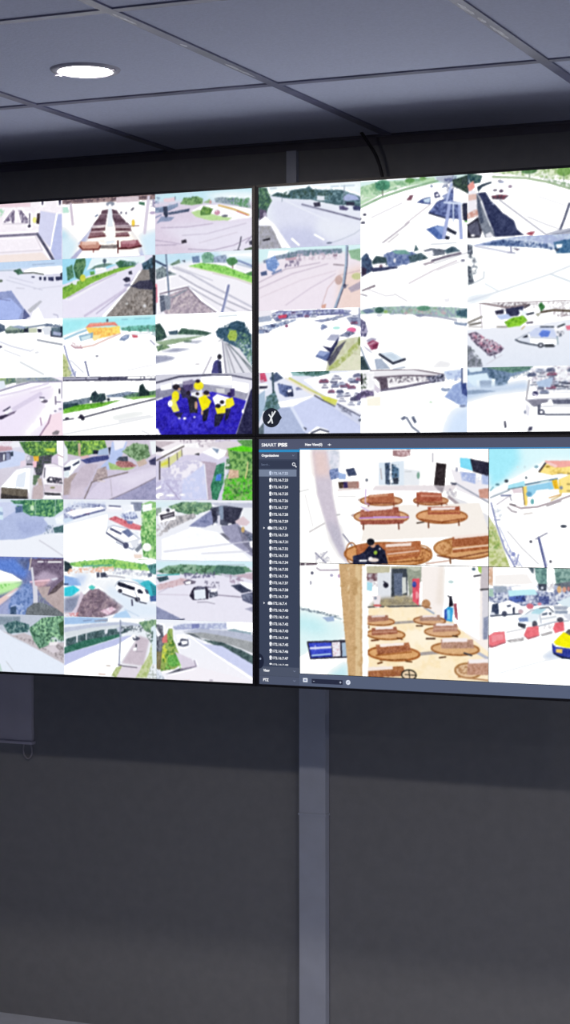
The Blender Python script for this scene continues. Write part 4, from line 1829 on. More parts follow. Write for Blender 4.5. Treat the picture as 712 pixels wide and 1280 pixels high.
l d4daf8 20 115 759 169 751
l d4daf8 9 85 742 86 778
l b4d4f0 14 68 833 167 812
p a8bed4 229 709 254 699 256 826 232 830
p cca87a 214 -5 354 -10 359 1012 266 1012 246 641
q dcc094 20 278 -7 337 -9 346 1013 295 1010
n c09c6c 70 .25 214 -5 278 -7 304 637 261 724 246 641
n e4cca4 84 .3 261 -7 346 -10 346 775 278 779
p fdf9f2 342 14 366 13 375 999 348 1001
p c4c0a4 359 17 489 12 485 70 359 85
p 705058 359 81 420 76 420 147 359 146
n c8c0c8 27 .4 359 81 420 76 420 198 359 197
p dfe3ea 421 76 495 66 495 304 424 308
p a8dcec 356 153 395 168 391 241 356 226
p 3c444e 495 15 579 12 580 267 495 287
p 5c6880 507 76 555 71 555 273 512 275
p d4d8d4 552 108 572 107 575 242 552 259
p b0b09c 492 16 577 12 577 31 495 34
p 98a090 575 13 653 10 653 137 590 283
p c4c8b8 579 16 648 13 648 37 618 55
q 948a74 14 424 303 580 267 618 290 648 359 375 381
n b0a480 41 .4 424 303 580 267 618 290 648 359 375 381
l 444446 12 373 381 650 357
p dc5468 606 122 645 113 640 356 608 316
e 3c4ca0 616 169 11 27
e f0a0a8 630 264 8 34
e 202030 466 182 14 25
l 202030 8 454 149 476 170
p ece4e8 393 280 438 273 434 380 407 381
e d0605c 421 364 22 10
e 8890a0 410 300 8 14
p f4e8e0 377 386 448 379 448 450 377 463
p f8f0ec 653 10 1002 -2 1003 769 836 530 658 372
p fdfdfd 767 9 954 3 954 639 836 530 767 450
q eee4dc 17 749 10 773 9 765 350 727 335
e c0d8d8 807 139 14 13
p fdeccb 375 386 650 366 817 498 1003 744 1003 1001 375 1016
q fff4dc 51 557 529 698 504 718 704 598 763
n fbe6bc 102 .3 375 386 650 366 817 498 954 739 1003 1001 375 1016
l a49c98 22 507 515 630 495
l a8a09e 29 568 798 757 755
l a8b4c6 17 670 372 718 419
l b8bccc 27 935 740 1003 802
p 38a4dc 775 386 792 357 819 364 813 490 782 480
p 80d0f0 787 386 802 382 802 465 787 466
p 181828 799 265 811 261 819 347 797 359
l 181828 8 792 262 807 281
p 3458b0 773 386 787 374 787 479 773 470
p a04c5c 821 331 836 327 843 471 828 447
p c8c0c6 961 -1 1002 -2 1002 214 959 216
p d8d6de 968 207 1002 206 1001 603 966 630
p 8c94ae 975 442 999 428 995 628 972 635
l 303038 12 959 200 1002 193
p a8d060 944 -4 965 -4 963 62 949 43
e 506878 924 24 10 13
l 404048 13 926 85 958 75
e bc8c64 678 338 22 40
l 8c6040 10 653 356 703 373
e dcae80 426 506 84 34
r 9c6034 14 426 506 84 34
p a87460 370 458 476 446 483 493 373 516
p e4d4d0 390 457 461 448 461 463 390 472
l 6c4020 10 375 550 375 567
e dcae80 466 619 100 44
r a06430 15 466 619 100 44
p a06048 390 566 522 548 529 607 390 634
p bc8870 395 593 523 578 525 595 395 613
p f6eae6 410 554 505 546 505 567 410 580
l 6c3c20 14 390 678 428 669
l 6c3c20 12 527 646 553 657
e dca870 507 786 136 61
r a86430 19 507 786 136 61
p ac6c48 413 715 588 682 600 756 421 805
n 8c5034 20 .4 413 744 593 712 600 756 421 805
p f8ece4 432 706 562 684 562 708 436 733
l a86834 14 415 809 600 766
l 643818 14 424 879 446 868
l 643818 13 573 849 603 853
l 845024 10 436 851 578 831
p a86c44 364 931 557 892 574 980 369 1009
n 8c5034 20 .35 364 962 568 933 574 980 369 1009
p f4e8e0 369 917 502 898 502 926 369 950
e e8d0b0 588 969 38 44
r 2c2820 12 588 969 38 44
l 2c2820 8 588 932 593 1006
l 2c2820 8 568 967 624 970
e d8ac84 696 484 82 34
r 986038 13 696 484 82 34
p a88474 643 444 749 431 754 481 648 490
p ece0e0 658 439 735 432 735 449 658 456
l 503020 13 628 533 658 532
e d8ac84 762 581 91 40
r a06838 13 762 581 91 40
p b0806c 716 513 838 503 844 566 714 584
p f2e6e6 730 504 822 499 822 521 730 526
p c49c88 718 547 840 536 842 550 718 560
l 482c20 15 680 643 723 640
l 482c20 12 817 611 841 616
e dcb080 829 724 122 53
r a87040 17 829 724 122 53
p bc9484 755 645 920 638 927 711 757 725
n a07860 20 .35 755 672 920 661 927 711 757 725
p f6ecec 762 633 890 625 890 657 762 671
l 583828 13 748 806 779 797
l 404048 15 876 757 913 775
e e4c4a0 896 909 67 63
r a87848 17 896 909 67 63
n a07048 20 .35 837 880 896 869 896 953 846 946
p c49884 894 826 1005 810 1005 938 891 946
n a87860 20 .35 894 863 1005 848 1005 938 891 946
p f6eeee 898 811 1005 797 1005 832 900 847
l b08058 12 846 966 1005 987
p fdf9f2 334 14 364 13 372 1024 338 1027
p cca87a 272 -4 338 -6 340 1052 272 1058
p dcc094 303 -5 330 -6 331 1053 303 1055
n c09c6c 85 .2 272 -4 338 -6 340 1052 272 1058
@BR 1 1|street with red and white barriers, pickup and yellow-blue car
g fcfefe fafdfd
p fbfafa -3 -4 200 -11 241 149 -3 181
p d4ac90 -1 1 21 1 21 164 0 154
n f0dcd0 20 .4 -1 1 21 1 21 164 0 154
p f8f4f2 29 71 193 54 225 139 29 164
p 586874 200 0 228 -1 225 53 215 42
p 84aca4 231 -10 294 -12 294 136 256 149 237 95
n 547878 28 .45 231 -10 294 -12 294 136 256 149 237 95
p 94b4ac 328 -13 942 -35 942 104 337 134
n 587c78 30 .4 328 -13 942 -35 942 104 337 134
p 646c78 330 135 407 112 942 78 942 224 337 226
p b4bcd4 1 187 149 158 337 145 412 206 412 281 319 320 150 329 1 301
n 4c5884 24 .45 1 230 149 202 337 177 412 206 412 281 319 320 150 329 1 301
n f0f4fc 24 .35 1 187 149 158 337 177 412 206 412 281 150 329 1 301
p 9ca8ba 23 167 89 164 98 215 35 225
p a8c8b8 1 192 23 191 26 256 1 257
p fbfcfd 290 -12 328 -13 326 212 293 201
n c0b8c0 17 .3 294 115 326 113 326 199 294 201
e dcb080 353 182 11 30
e d8a088 378 181 10 24
e c08080 399 175 7 21
p 404858 247 138 291 136 288 196 253 192
e d0d4e0 269 172 7 13
p f8fcfd 112 171 237 139 250 192 124 210
p c0eef6 98 201 231 187 247 230 104 253
p 5068b4 100 255 181 240 189 290 112 312
n 242c58 20 .35 100 255 181 240 189 290 112 312
p 404c84 250 248 303 241 303 308 253 313
n 98a4d0 17 .35 250 248 303 241 303 308 253 313
e d47484 208 332 18 24
e e090a0 256 310 10 13
p f6f8fd 45 315 105 283 178 336 184 373 118 409 55 424
p 3c4864 19 324 48 312 52 407 11 418
e dfe4f0 20 414 14 22
e 444a60 80 404 13 24
l 303850 10 10 426 162 399
p 303850 121 349 132 343 132 398 123 404
p 404860 93 329 112 323 112 339 94 345
e c8b0b8 162 380 13 19
p f2f6fb 150 446 213 369 275 340 325 345 350 370 403 400 400 448 338 457 244 511 213 512 150 483
l 98a4b8 7 150 446 213 369 275 340
l a0a8b8 6 257 399 263 472
l 8890a4 6 244 505 338 457 400 448
p b4dce8 211 394 238 349 291 350 257 399
p e4f0f8 162 412 213 393 257 399 238 473 162 456
p 5c687c 268 394 295 378 293 401 269 409
p 444858 303 383 314 377 314 398 305 400
l 505868 9 256 347 300 336 324 374
p 8098c8 151 435 197 427 200 462 155 469
p 3c404c 148 478 189 489 184 528 149 505
e 50505e 232 486 13 30
e 50505e 358 440 16 21
p 98a4b8 331 363 396 362 393 389 331 387
l a0a8b0 5 263 439 338 414
p dcecf4 337 290 412 236 942 224 943 308 387 331
p a8b0c0 325 323 399 325 387 357 331 355
p d8dce8 375 401 412 378 943 350 943 413 400 443
p ea7680 1 598 29 566 80 556 88 650 17 695 1 688
p f0949c 13 595 74 575 77 623 17 654
p a85c68 1 672 17 687 87 647 87 655 17 701 1 696
p fbfbfd 90 563 183 525 179 628 111 645
p a4a0a2 92 633 176 601 176 628 111 652
l b4b4bc 5 90 563 183 525
n f4f2f2 17 .4 106 605 176 590 176 628 111 649
p ea727c 178 585 194 513 250 499 254 582 200 614
p b05c68 178 585 200 603 254 575 254 584 200 618
p fafafc 255 510 322 481 320 565 268 581
p b4b0b2 260 569 319 539 320 560 269 586
n d4d0d4 17 .35 269 493 319 479 319 512 272 525
p ea6c78 322 517 333 468 375 457 380 530 332 556
p f6f6fa 378 471 437 446 437 526 381 529
q d2dcee 13 269 763 319 700 372 761 304 782
p 606060 366 579 400 518 424 514 943 497 943 580 425 593
p f6ee00 327 630 375 543 412 576 943 580 943 664 388 677 337 656
p 303c98 317 641 338 674 412 683 943 654 943 732 369 764 321 721
p 3c50c8 325 673 363 686 363 713 332 710
p f2ca60 338 688 370 691 368 726 339 720
p 141c40 322 721 369 754 412 761 412 774 369 772 326 737
l e8ecf4 7 55 919 213 831 313 781
"""


class Canvas:
    def __init__(self, w, h, seed):
        self.ss = 2
        self.W, self.H = w * 2, h * 2
        self.sx, self.sy = self.W / 1000.0, self.H / 1000.0
        self.a = np.zeros((self.H, self.W, 3), np.float32)
        self.rng = np.random.RandomState(seed)
        self.wx, self.wy = self.smooth(self.H, self.W, 9.0), self.smooth(self.H, self.W, 9.0)

    def smooth(self, h, w, g):
        lat = self.rng.rand(int(h / g) + 3, int(w / g) + 3)
        yy, xx = np.arange(h) / g, np.arange(w) / g
        yi, xi = yy.astype(int), xx.astype(int)
        fy, fx = (yy - yi)[:, None], (xx - xi)[None]
        fy = fy * fy * (3 - 2 * fy); fx = fx * fx * (3 - 2 * fx)
        return (lat[yi][:, xi] * (1 - fx) + lat[yi][:, xi + 1] * fx) * (1 - fy) + \
            (lat[yi + 1][:, xi] * (1 - fx) + lat[yi + 1][:, xi + 1] * fx) * fy - 0.5

    def col(self, h):
        return np.array([int(h[i:i + 2], 16) / 255 for i in (0, 2, 4)], np.float32)

    def window(self, P, pad):
        x0 = int(max(0, math.floor(P[:, 0].min() - pad))); x1 = int(min(self.W, math.ceil(P[:, 0].max() + pad)))
        y0 = int(max(0, math.floor(P[:, 1].min() - pad))); y1 = int(min(self.H, math.ceil(P[:, 1].max() + pad)))
        if x1 <= x0 or y1 <= y0:
            return None
        X, Y = np.meshgrid(np.arange(x0, x1) + 0.5, np.arange(y0, y1) + 0.5)
        return x0, x1, y0, y1, X, Y

    def inside(self, P, X, Y, wob=1.3):
        if wob:
            yi, xi = Y.astype(int), X.astype(int)
            X, Y = X + self.wx[yi, xi] * wob, Y + self.wy[yi, xi] * wob
        m = np.zeros(X.shape, bool)
        n = len(P)
        for i in range(n):
            (xa, ya), (xb, yb) = P[i], P[(i + 1) % n]
            if ya == yb:
                continue
            m ^= ((ya > Y) != (yb > Y)) & (X < (xb - xa) * (Y - ya) / (yb - ya) + xa)
        return m

    def put(self, w, m, c):
        x0, x1, y0, y1 = w[:4]
        s = self.a[y0:y1, x0:x1]
        m = m.astype(np.float32)[..., None]
        s[:] = s * (1 - m) + c * m

    def pts(self, v):
        return np.array(v, float).reshape(-1, 2) * (self.sx, self.sy)

    def run(self, ln):
        t = ln.split()
        k, c = t[0], self.col(t[1])
        if k == 'g':
            f = np.linspace(0, 1, self.H, dtype=np.float32)[:, None, None]
            self.a[:] = c * (1 - f) + self.col(t[2]) * f
        elif k == 'p':
            P = self.pts(t[2:]); w = self.window(P, 1)
            if w: self.put(w, self.inside(P, w[4], w[5]), c)
        elif k == 'l':
            P = self.pts(t[3:]); r = float(t[2]) * self.sy / 2; w = self.window(P, r + 1)
            if not w: return
            d = np.full(w[4].shape, 1e9)
            for a, b in zip(P, P[1:]):
                ab = b - a; L = max(1e-9, (ab * ab).sum())
                u = np.clip(((w[4] - a[0]) * ab[0] + (w[5] - a[1]) * ab[1]) / L, 0, 1)
                d = np.minimum(d, np.hypot(w[4] - a[0] - u * ab[0], w[5] - a[1] - u * ab[1]))
            self.put(w, np.clip(r - d + 0.5, 0, 1), c)
        elif k == 'q':                     # soft-edged patch
            P = self.pts(t[3:]); s = max(1.0, float(t[2]) * self.sy); w = self.window(P, 3 * s)
            if not w: return
            m = self.inside(P, w[4], w[5]).astype(float)
            n = int(3 * s); k_ = np.exp(-0.5 * (np.arange(-n, n + 1) / s) ** 2); k_ /= k_.sum()
            m = np.pad(m, n, mode='edge')
            m = np.apply_along_axis(lambda v: np.convolve(v, k_, 'valid'), 0, m)
            m = np.apply_along_axis(lambda v: np.convolve(v, k_, 'valid'), 1, m)
            self.put(w, m, c)
        elif k == 'r':                     # oval outline
            P = self.pts(t[3:5]); rx, ry = float(t[5]) * self.sx, float(t[6]) * self.sy
            r = float(t[2]) * self.sy / 2; w = self.window(P, max(rx, ry) + r + 1)
            if not w: return
            dx, dy = (w[4] - P[0, 0]) / rx, (w[5] - P[0, 1]) / ry
            q = np.hypot(dx, dy) + 1e-6
            gr = np.hypot(dx / rx, dy / ry) / q + 1e-6
            self.put(w, np.clip(r - np.abs(q - 1) / gr + 0.5, 0, 1), c)
        elif k == 'e':
            P = self.pts(t[2:4]); rx, ry = float(t[4]) * self.sx, float(t[5]) * self.sy
            w = self.window(P, max(rx, ry) + 1)
            if w: self.put(w, ((w[4] - P[0, 0]) / rx) ** 2 + ((w[5] - P[0, 1]) / ry) ** 2 < 1, c)
        elif k == 'n':
            P = self.pts(t[4:]); w = self.window(P, 1)
            if not w: return
            g = max(2.0, float(t[2]) * self.sy * 0.62); cov = float(t[3])
            h, ww = w[4].shape
            v = 0.5 + 0.72 * self.smooth(h, ww, g) + 0.42 * self.smooth(h, ww, max(1.6, g / 2.4))
            th = 0.5 + (0.5 - cov) * 0.62
            self.put(w, 0.9 * np.clip((v - th) / 0.24 + 0.5, 0, 1) * self.inside(P, w[4], w[5], g * 0.9), c)
        elif k == 'c':                     # rows of small parked cars
            P = self.pts(t[4:]); w = self.window(P, 1)
            if not w: return
            s = max(4.0, float(t[2]) * self.sy); cov = float(t[3])
            paints = ['f2f4fa', 'e4e8f2', 'c4cce0', '8c96b4', '4c5678', t[1], 'f6f6fa', '90506a']
            y = w[2]
            while y < w[3]:
                x = w[0] + self.rng.rand() * s
                while x < w[1]:
                    if self.rng.rand() < cov + 0.35 and self.inside(P, np.array([[x]]), np.array([[y]]), 0)[0, 0]:
                        b = self.col(paints[self.rng.randint(len(paints))]); d = self.col(t[1])
                        L = s * (0.8 + 0.4 * self.rng.rand()); q = self.rng.uniform(-0.15, 0.15) * s
                        for cc, pts in ((d, [(-L, s * .1), (L, s * .1 + q), (L * .95, s * .5 + q), (-L * .9, s * .5)]),
                                        (b, [(-L, 0), (-L * .6, -s * .42), (L * .5, -s * .42 + q), (L, q), (L, s * .28 + q), (-L, s * .28)]),
                                        (d, [(-L * .6, -s * .05), (-L * .42, -s * .3), (L * .36, -s * .3 + q), (L * .55, -s * .05 + q)])):
                            Q = np.array(pts) + (x, y); ww_ = self.window(Q, 1)
                            if ww_: self.put(ww_, 0.9 * self.inside(Q, ww_[4], ww_[5], 1.0), cc)
                    x += s * 2.3
                y += s * 0.95

    def result(self, blur=1.05):
        a = self.a.reshape(self.H // 2, 2, self.W // 2, 2, 3).mean((1, 3))
        k = np.exp(-0.5 * (np.arange(-3, 4) / blur) ** 2); k /= k.sum()
        for ax in (0, 1):
            p = np.pad(a, [(3, 3) if i == ax else (0, 0) for i in range(3)], mode='edge')
            a = sum(k[i] * np.take(p, np.arange(i, i + a.shape[ax]), axis=ax) for i in range(7))
        b = a
        k = np.exp(-0.5 * (np.arange(-3, 4) / 1.8) ** 2); k /= k.sum()
        for ax in (0, 1):
            p = np.pad(b, [(3, 3) if i == ax else (0, 0) for i in range(3)], mode='edge')
            b = sum(k[i] * np.take(p, np.arange(i, i + b.shape[ax]), axis=ax) for i in range(7))
        a = a + 0.5 * (a - b)                                   # the over-sharp look of a video recorder
        h, w = a.shape[:2]
        lum = a.mean(2, keepdims=True)
        hi = np.clip((lum - 0.78) / 0.22, 0, 1)
        grain = self.smooth(h, w, 2.2) * 0.03 + self.smooth(h, w, 5.0) * 0.03
        a = a + grain[..., None] * (1 - hi) * (1 + 2.2 * np.clip((0.78 - lum) / 0.35, 0, 1))
        a = a + (np.maximum(a, 1.0) - a) * hi * 0.10             # overexposed daylight
        return np.clip(a, 0.01, 1.0)


def picture_mesh(lines, w, h, nx, ny, seed):
    """a flat lit picture w x h metres, its colours held on a fine grid of points"""
    cv = Canvas(nx, ny, seed)
    for ln in lines:
        cv.run(ln)
    a = cv.result()
    a = np.where(a <= 0.04045, a / 12.92, ((a + 0.055) / 1.055) ** 2.4)
    f = np.clip((a.mean(2, keepdims=True) - 0.92) / 0.08, 0, 1)
    a = a * (1 + 0.9 * f * f * (3 - 2 * f))                      # whites are brighter than the photo can hold
    X, Z = np.meshgrid(np.linspace(-w / 2, w / 2, nx), np.linspace(h / 2, -h / 2, ny))
    co = np.stack([X, np.zeros_like(X), Z], -1).reshape(-1, 3)
    idx = np.arange(nx * ny).reshape(ny, nx)
    q = np.stack([idx[1:, :-1], idx[1:, 1:], idx[:-1, 1:], idx[:-1, :-1]], -1).reshape(-1, 4)
    me = bpy.data.meshes.new('camera_feed')
    me.vertices.add(len(co)); me.vertices.foreach_set('co', co.astype(np.float32).ravel())
    me.loops.add(q.size); me.loops.foreach_set('vertex_index', q.astype(np.int32).ravel())
    me.polygons.add(len(q))
    me.polygons.foreach_set('loop_start', np.arange(0, q.size, 4, dtype=np.int32))
    me.polygons.foreach_set('loop_total', np.full(len(q), 4, np.int32))
    me.update(calc_edges=True)
    at = me.attributes.new('picture', 'FLOAT_COLOR', 'POINT')
    at.data.foreach_set('color', np.concatenate([a.reshape(-1, 3), np.ones((nx * ny, 1))], 1).astype(np.float32).ravel())
    me.materials.append(M_FEED)
    return me


feeds = {}
for blk in FEEDS.split('@')[1:]:
    ls = [s for s in blk.split('\n') if s.strip()]
    head, lab = ls[0].split('|')
    m_, c_, r_ = head.split()
    feeds[(m_, int(c_), int(r_))] = (lab, ls[1:])

# ------------------------------------------------------------------ monitors of the video wall
BEZ_X, BEZ_Z = GX / 2 - 0.0006, GY / 2 - 0.0006
BRC = (0.1013, 0.5496, 0.998)
BRR = (0.0425, 0.501, 0.950)
LABELS = {
    'TL': 'upper left wall monitor with sixteen small feeds, blue-carpeted room in its lower right corner',
    'TR': 'upper right wall monitor with mostly overexposed road and car park feeds and a round badge',
    'BL': 'lower left wall monitor with feeds of streets, white minibuses and a white SUV',
    'BR': 'lower right wall monitor with dark software sidebar and large feeds of wooden benches',
}


def flat(name, parent, x0, x1, z0, z1, color, y, t=0.0003):
    bm = bmesh.new()
    box(bm, x0, x1, y, y + t, z0, z1)
    return obj(name, bm, ui(color), parent)


def text_into(bm, s, x, z, size, y, mi=0, fit=None, bold=0.0):
    """letters of height `size` with their left foot at (x, z), squeezed to width `fit`"""
    cu = bpy.data.curves.new('letters', 'FONT')
    cu.body = s
    cu.size = size / 0.72
    cu.offset = bold * size
    cu.resolution_u = 3
    o = bpy.data.objects.new('letters', cu)
    COL.objects.link(o)
    bpy.context.view_layer.update()
    me = bpy.data.meshes.new_from_object(o.evaluated_get(bpy.context.evaluated_depsgraph_get()))
    bpy.data.objects.remove(o)
    bpy.data.curves.remove(cu)
    xs = [v.co.x for v in me.vertices]
    k = fit / (max(xs) - min(xs)) if fit else 1.0
    mn = min(xs)
    vs = [bm.verts.new((x + (v.co.x - mn) * k, y, z + v.co.y)) for v in me.vertices]
    for p in me.polygons:
        try:
            f = bm.faces.new([vs[i] for i in p.vertices])
            f.material_index = mi
        except ValueError:
            pass
    bpy.data.meshes.remove(me)


def ellipse_into(bm, cx, cz, rx, rz, y, mi=0, a0=0.0, a1=2 * PI, n=20):
    vs = [bm.verts.new((cx + rx * math.cos(a0 + (a1 - a0) * k / n), y, cz + rz * math.sin(a0 + (a1 - a0) * k / n)))
          for k in range(n + (0 if a1 - a0 > 6.2 else 1))]
    f = bm.faces.new(vs)
    f.material_index = mi


def quad_into(bm, pts, y, mi=0):
    f = bm.faces.new([bm.verts.new((a, y, b)) for a, b in pts])
    f.material_index = mi


def stroke_into(bm, pts, w, y, mi=0):
    for (xa, za), (xb, zb) in zip(pts, pts[1:]):
        d = Vector((xb - xa, zb - za)).normalized() * w / 2
        nx, nz = -d.y, d.x
        quad_into(bm, [(xa + nx, za + nz), (xb + nx, zb + nz), (xb - nx, zb - nz), (xa - nx, za - nz)], y, mi)


def make_monitor(code):
    left, top = code[1] == 'L', code[0] == 'T'
    mx = CX + (-1 if left else 1) * (GX / 2 + SW / 2)
    mz = CZ + (1 if top else -1) * (GY / 2 + SH / 2)
    base = mz - SH / 2 - BEZ_Z
    root = thing('wall_monitor', LABELS[code], 'monitor', (mx, SCREEN_Y, base))
    hz = SH / 2 + BEZ_Z          # centre height above the root
    ox, oz = SW / 2 + BEZ_X, SH / 2 + BEZ_Z
    # thin picture frame
    bm = bmesh.new()
    ro = [(-ox, -oz), (ox, -oz), (ox, oz), (-ox, oz)]
    ri = [(-SW / 2, -SH / 2), (SW / 2, -SH / 2), (SW / 2, SH / 2), (-SW / 2, SH / 2)]
    lay = []
    for pts, yy in ((ro, 0.03), (ro, -0.0015), (ri, -0.0022), (ri, 0.004)):
        lay.append([bm.verts.new((a, yy, b + hz)) for a, b in pts])
    for l0, l1 in zip(lay, lay[1:]):
        for k in range(4):
            bm.faces.new((l0[k], l0[(k + 1) % 4], l1[(k + 1) % 4], l1[k]))
    bmesh.ops.recalc_face_normals(bm, faces=bm.faces)
    obj('bezel', bm, M_BEZEL, root)
    # metal back
    bm = bmesh.new()
    box(bm, -ox + 0.003, ox - 0.003, 0.0045, 0.034, hz - oz + 0.003, hz + oz - 0.003, 0.002)
    box(bm, -ox * 0.72, ox * 0.72, 0.034, 0.072, hz - oz * 0.66, hz + oz * 0.66, 0.008)
    h = obj('housing', bm, M_BODY, root)
    bm = bmesh.new()
    for k in range(14):
        zz = hz - 0.12 + k * 0.018
        box(bm, -ox * 0.4, ox * 0.4, 0.0722, 0.0732, zz, zz + 0.007)
    obj('vent', bm, M_BEZEL, h)
    # arms that carry it off the wall
    depth = WALL_Y - SCREEN_Y
    for s in (-1, 1):
        bm = bmesh.new()
        box(bm, s * 0.2 - 0.025, s * 0.2 + 0.025, 0.0735, 0.086, hz - 0.2, hz + 0.2, 0.002)
        for zz in (-0.14, 0.14):
            box(bm, s * 0.2 - 0.018, s * 0.2 + 0.018, 0.084, depth - 0.010, hz + zz - 0.018, hz + zz + 0.018, 0.002)
        box(bm, s * 0.2 - 0.04, s * 0.2 + 0.04, depth - 0.012, depth - 0.0005, hz - 0.22, hz + 0.22, 0.002)
        obj('wall_bracket', bm, M_STEEL, root)
    # the black glass and what it shows
    bm = bmesh.new()
    box(bm, -SW / 2 + 0.0002, SW / 2 - 0.0002, 0.0016, 0.0044, -SH / 2 + 0.0002, SH / 2 - 0.0002)
    scr = obj('screen', bm, M_GLASS, root, (0, 0, hz))
    FX = lambda f: -SW / 2 + SW * f
    FZ = lambda f: SH / 2 - SH * f
    if code != 'BR':
        for c in range(4):
            for r in range(4):
                key = (code, c, r)
                e = 0.0001
                if key in feeds:
                    lab, lines = feeds[key]
                    me = picture_mesh(lines, SW / 4 - e, SH / 4 - e, 176, 99, 11 + 7 * c + 31 * r + ord(code[0]))
                    MESHES[key] = me
                else:                      # beyond the edge of the photograph
                    me, lab = None, None
                    pend.append((key, scr, FX((c + 0.5) / 4), FZ((r + 0.5) / 4)))
                    continue
                o = bpy.data.objects.new('camera_feed', me)
                COL.objects.link(o)
                o.parent = scr
                o.location = (FX((c + 0.5) / 4), 0.0012, FZ((r + 0.5) / 4))
                o['label'] = 'feed: ' + lab
    else:
        for c in range(2):
            for r in range(2):
                lab, lines = feeds[('BR', c, r)]
                x0, x1, f0, f1 = BRC[c], BRC[c + 1], BRR[r], BRR[r + 1]
                e = 0.0014 
                me = picture_mesh(lines, SW * (x1 - x0) - e, SH * (f1 - f0) - e, 330, 190, 5 + c + 3 * r)
                o = bpy.data.objects.new('camera_feed', me)
                COL.objects.link(o)
                o.parent = scr
                o.location = (FX((x0 + x1) / 2), 0.0012, FZ((f0 + f1) / 2))
                o['label'] = 'feed: ' + lab
        software_window(scr, FX, FZ)
    if code == 'TR':
        bm = bmesh.new()
        cx, cz, rr = FX(0.0315), FZ(0.935), 0.0232
        ellipse_into(bm, cx, cz, rr, rr, 0.0006, 0, n=32)
        quad_into(bm, [(cx + rr * 0.8, cz + rr * 0.5), (cx + rr * 0.8, cz - rr * 0.5), (cx + rr * 1.18, cz)], 0.0006, 0)
        stroke_into(bm, [(cx + rr * 0.45, cz + rr * 0.68), (cx + rr * 0.02, cz + rr * 0.05), (cx - rr * 0.15, cz - rr * 0.35), (cx - rr * 0.4, cz - rr * 0.55)], rr * 0.16, 0.0003, 1)
        stroke_into(bm, [(cx - rr * 0.3, cz + rr * 0.35), (cx + rr * 0.0, cz - rr * 0.02), (cx + rr * 0.12, cz - rr * 0.6)], rr * 0.14, 0.0002, 1)
        stroke_into(bm, [(cx + rr * 0.1, cz + rr * 0.62), (cx + rr * 0.08, cz + rr * 0.2)], rr * 0.1, 0.0001, 1)
        o = obj('round_badge', bm, [ui('1c2230'), ui('e8ecf0')], scr)
        o['label'] = 'round dark badge with a white crossed mark'
    return root


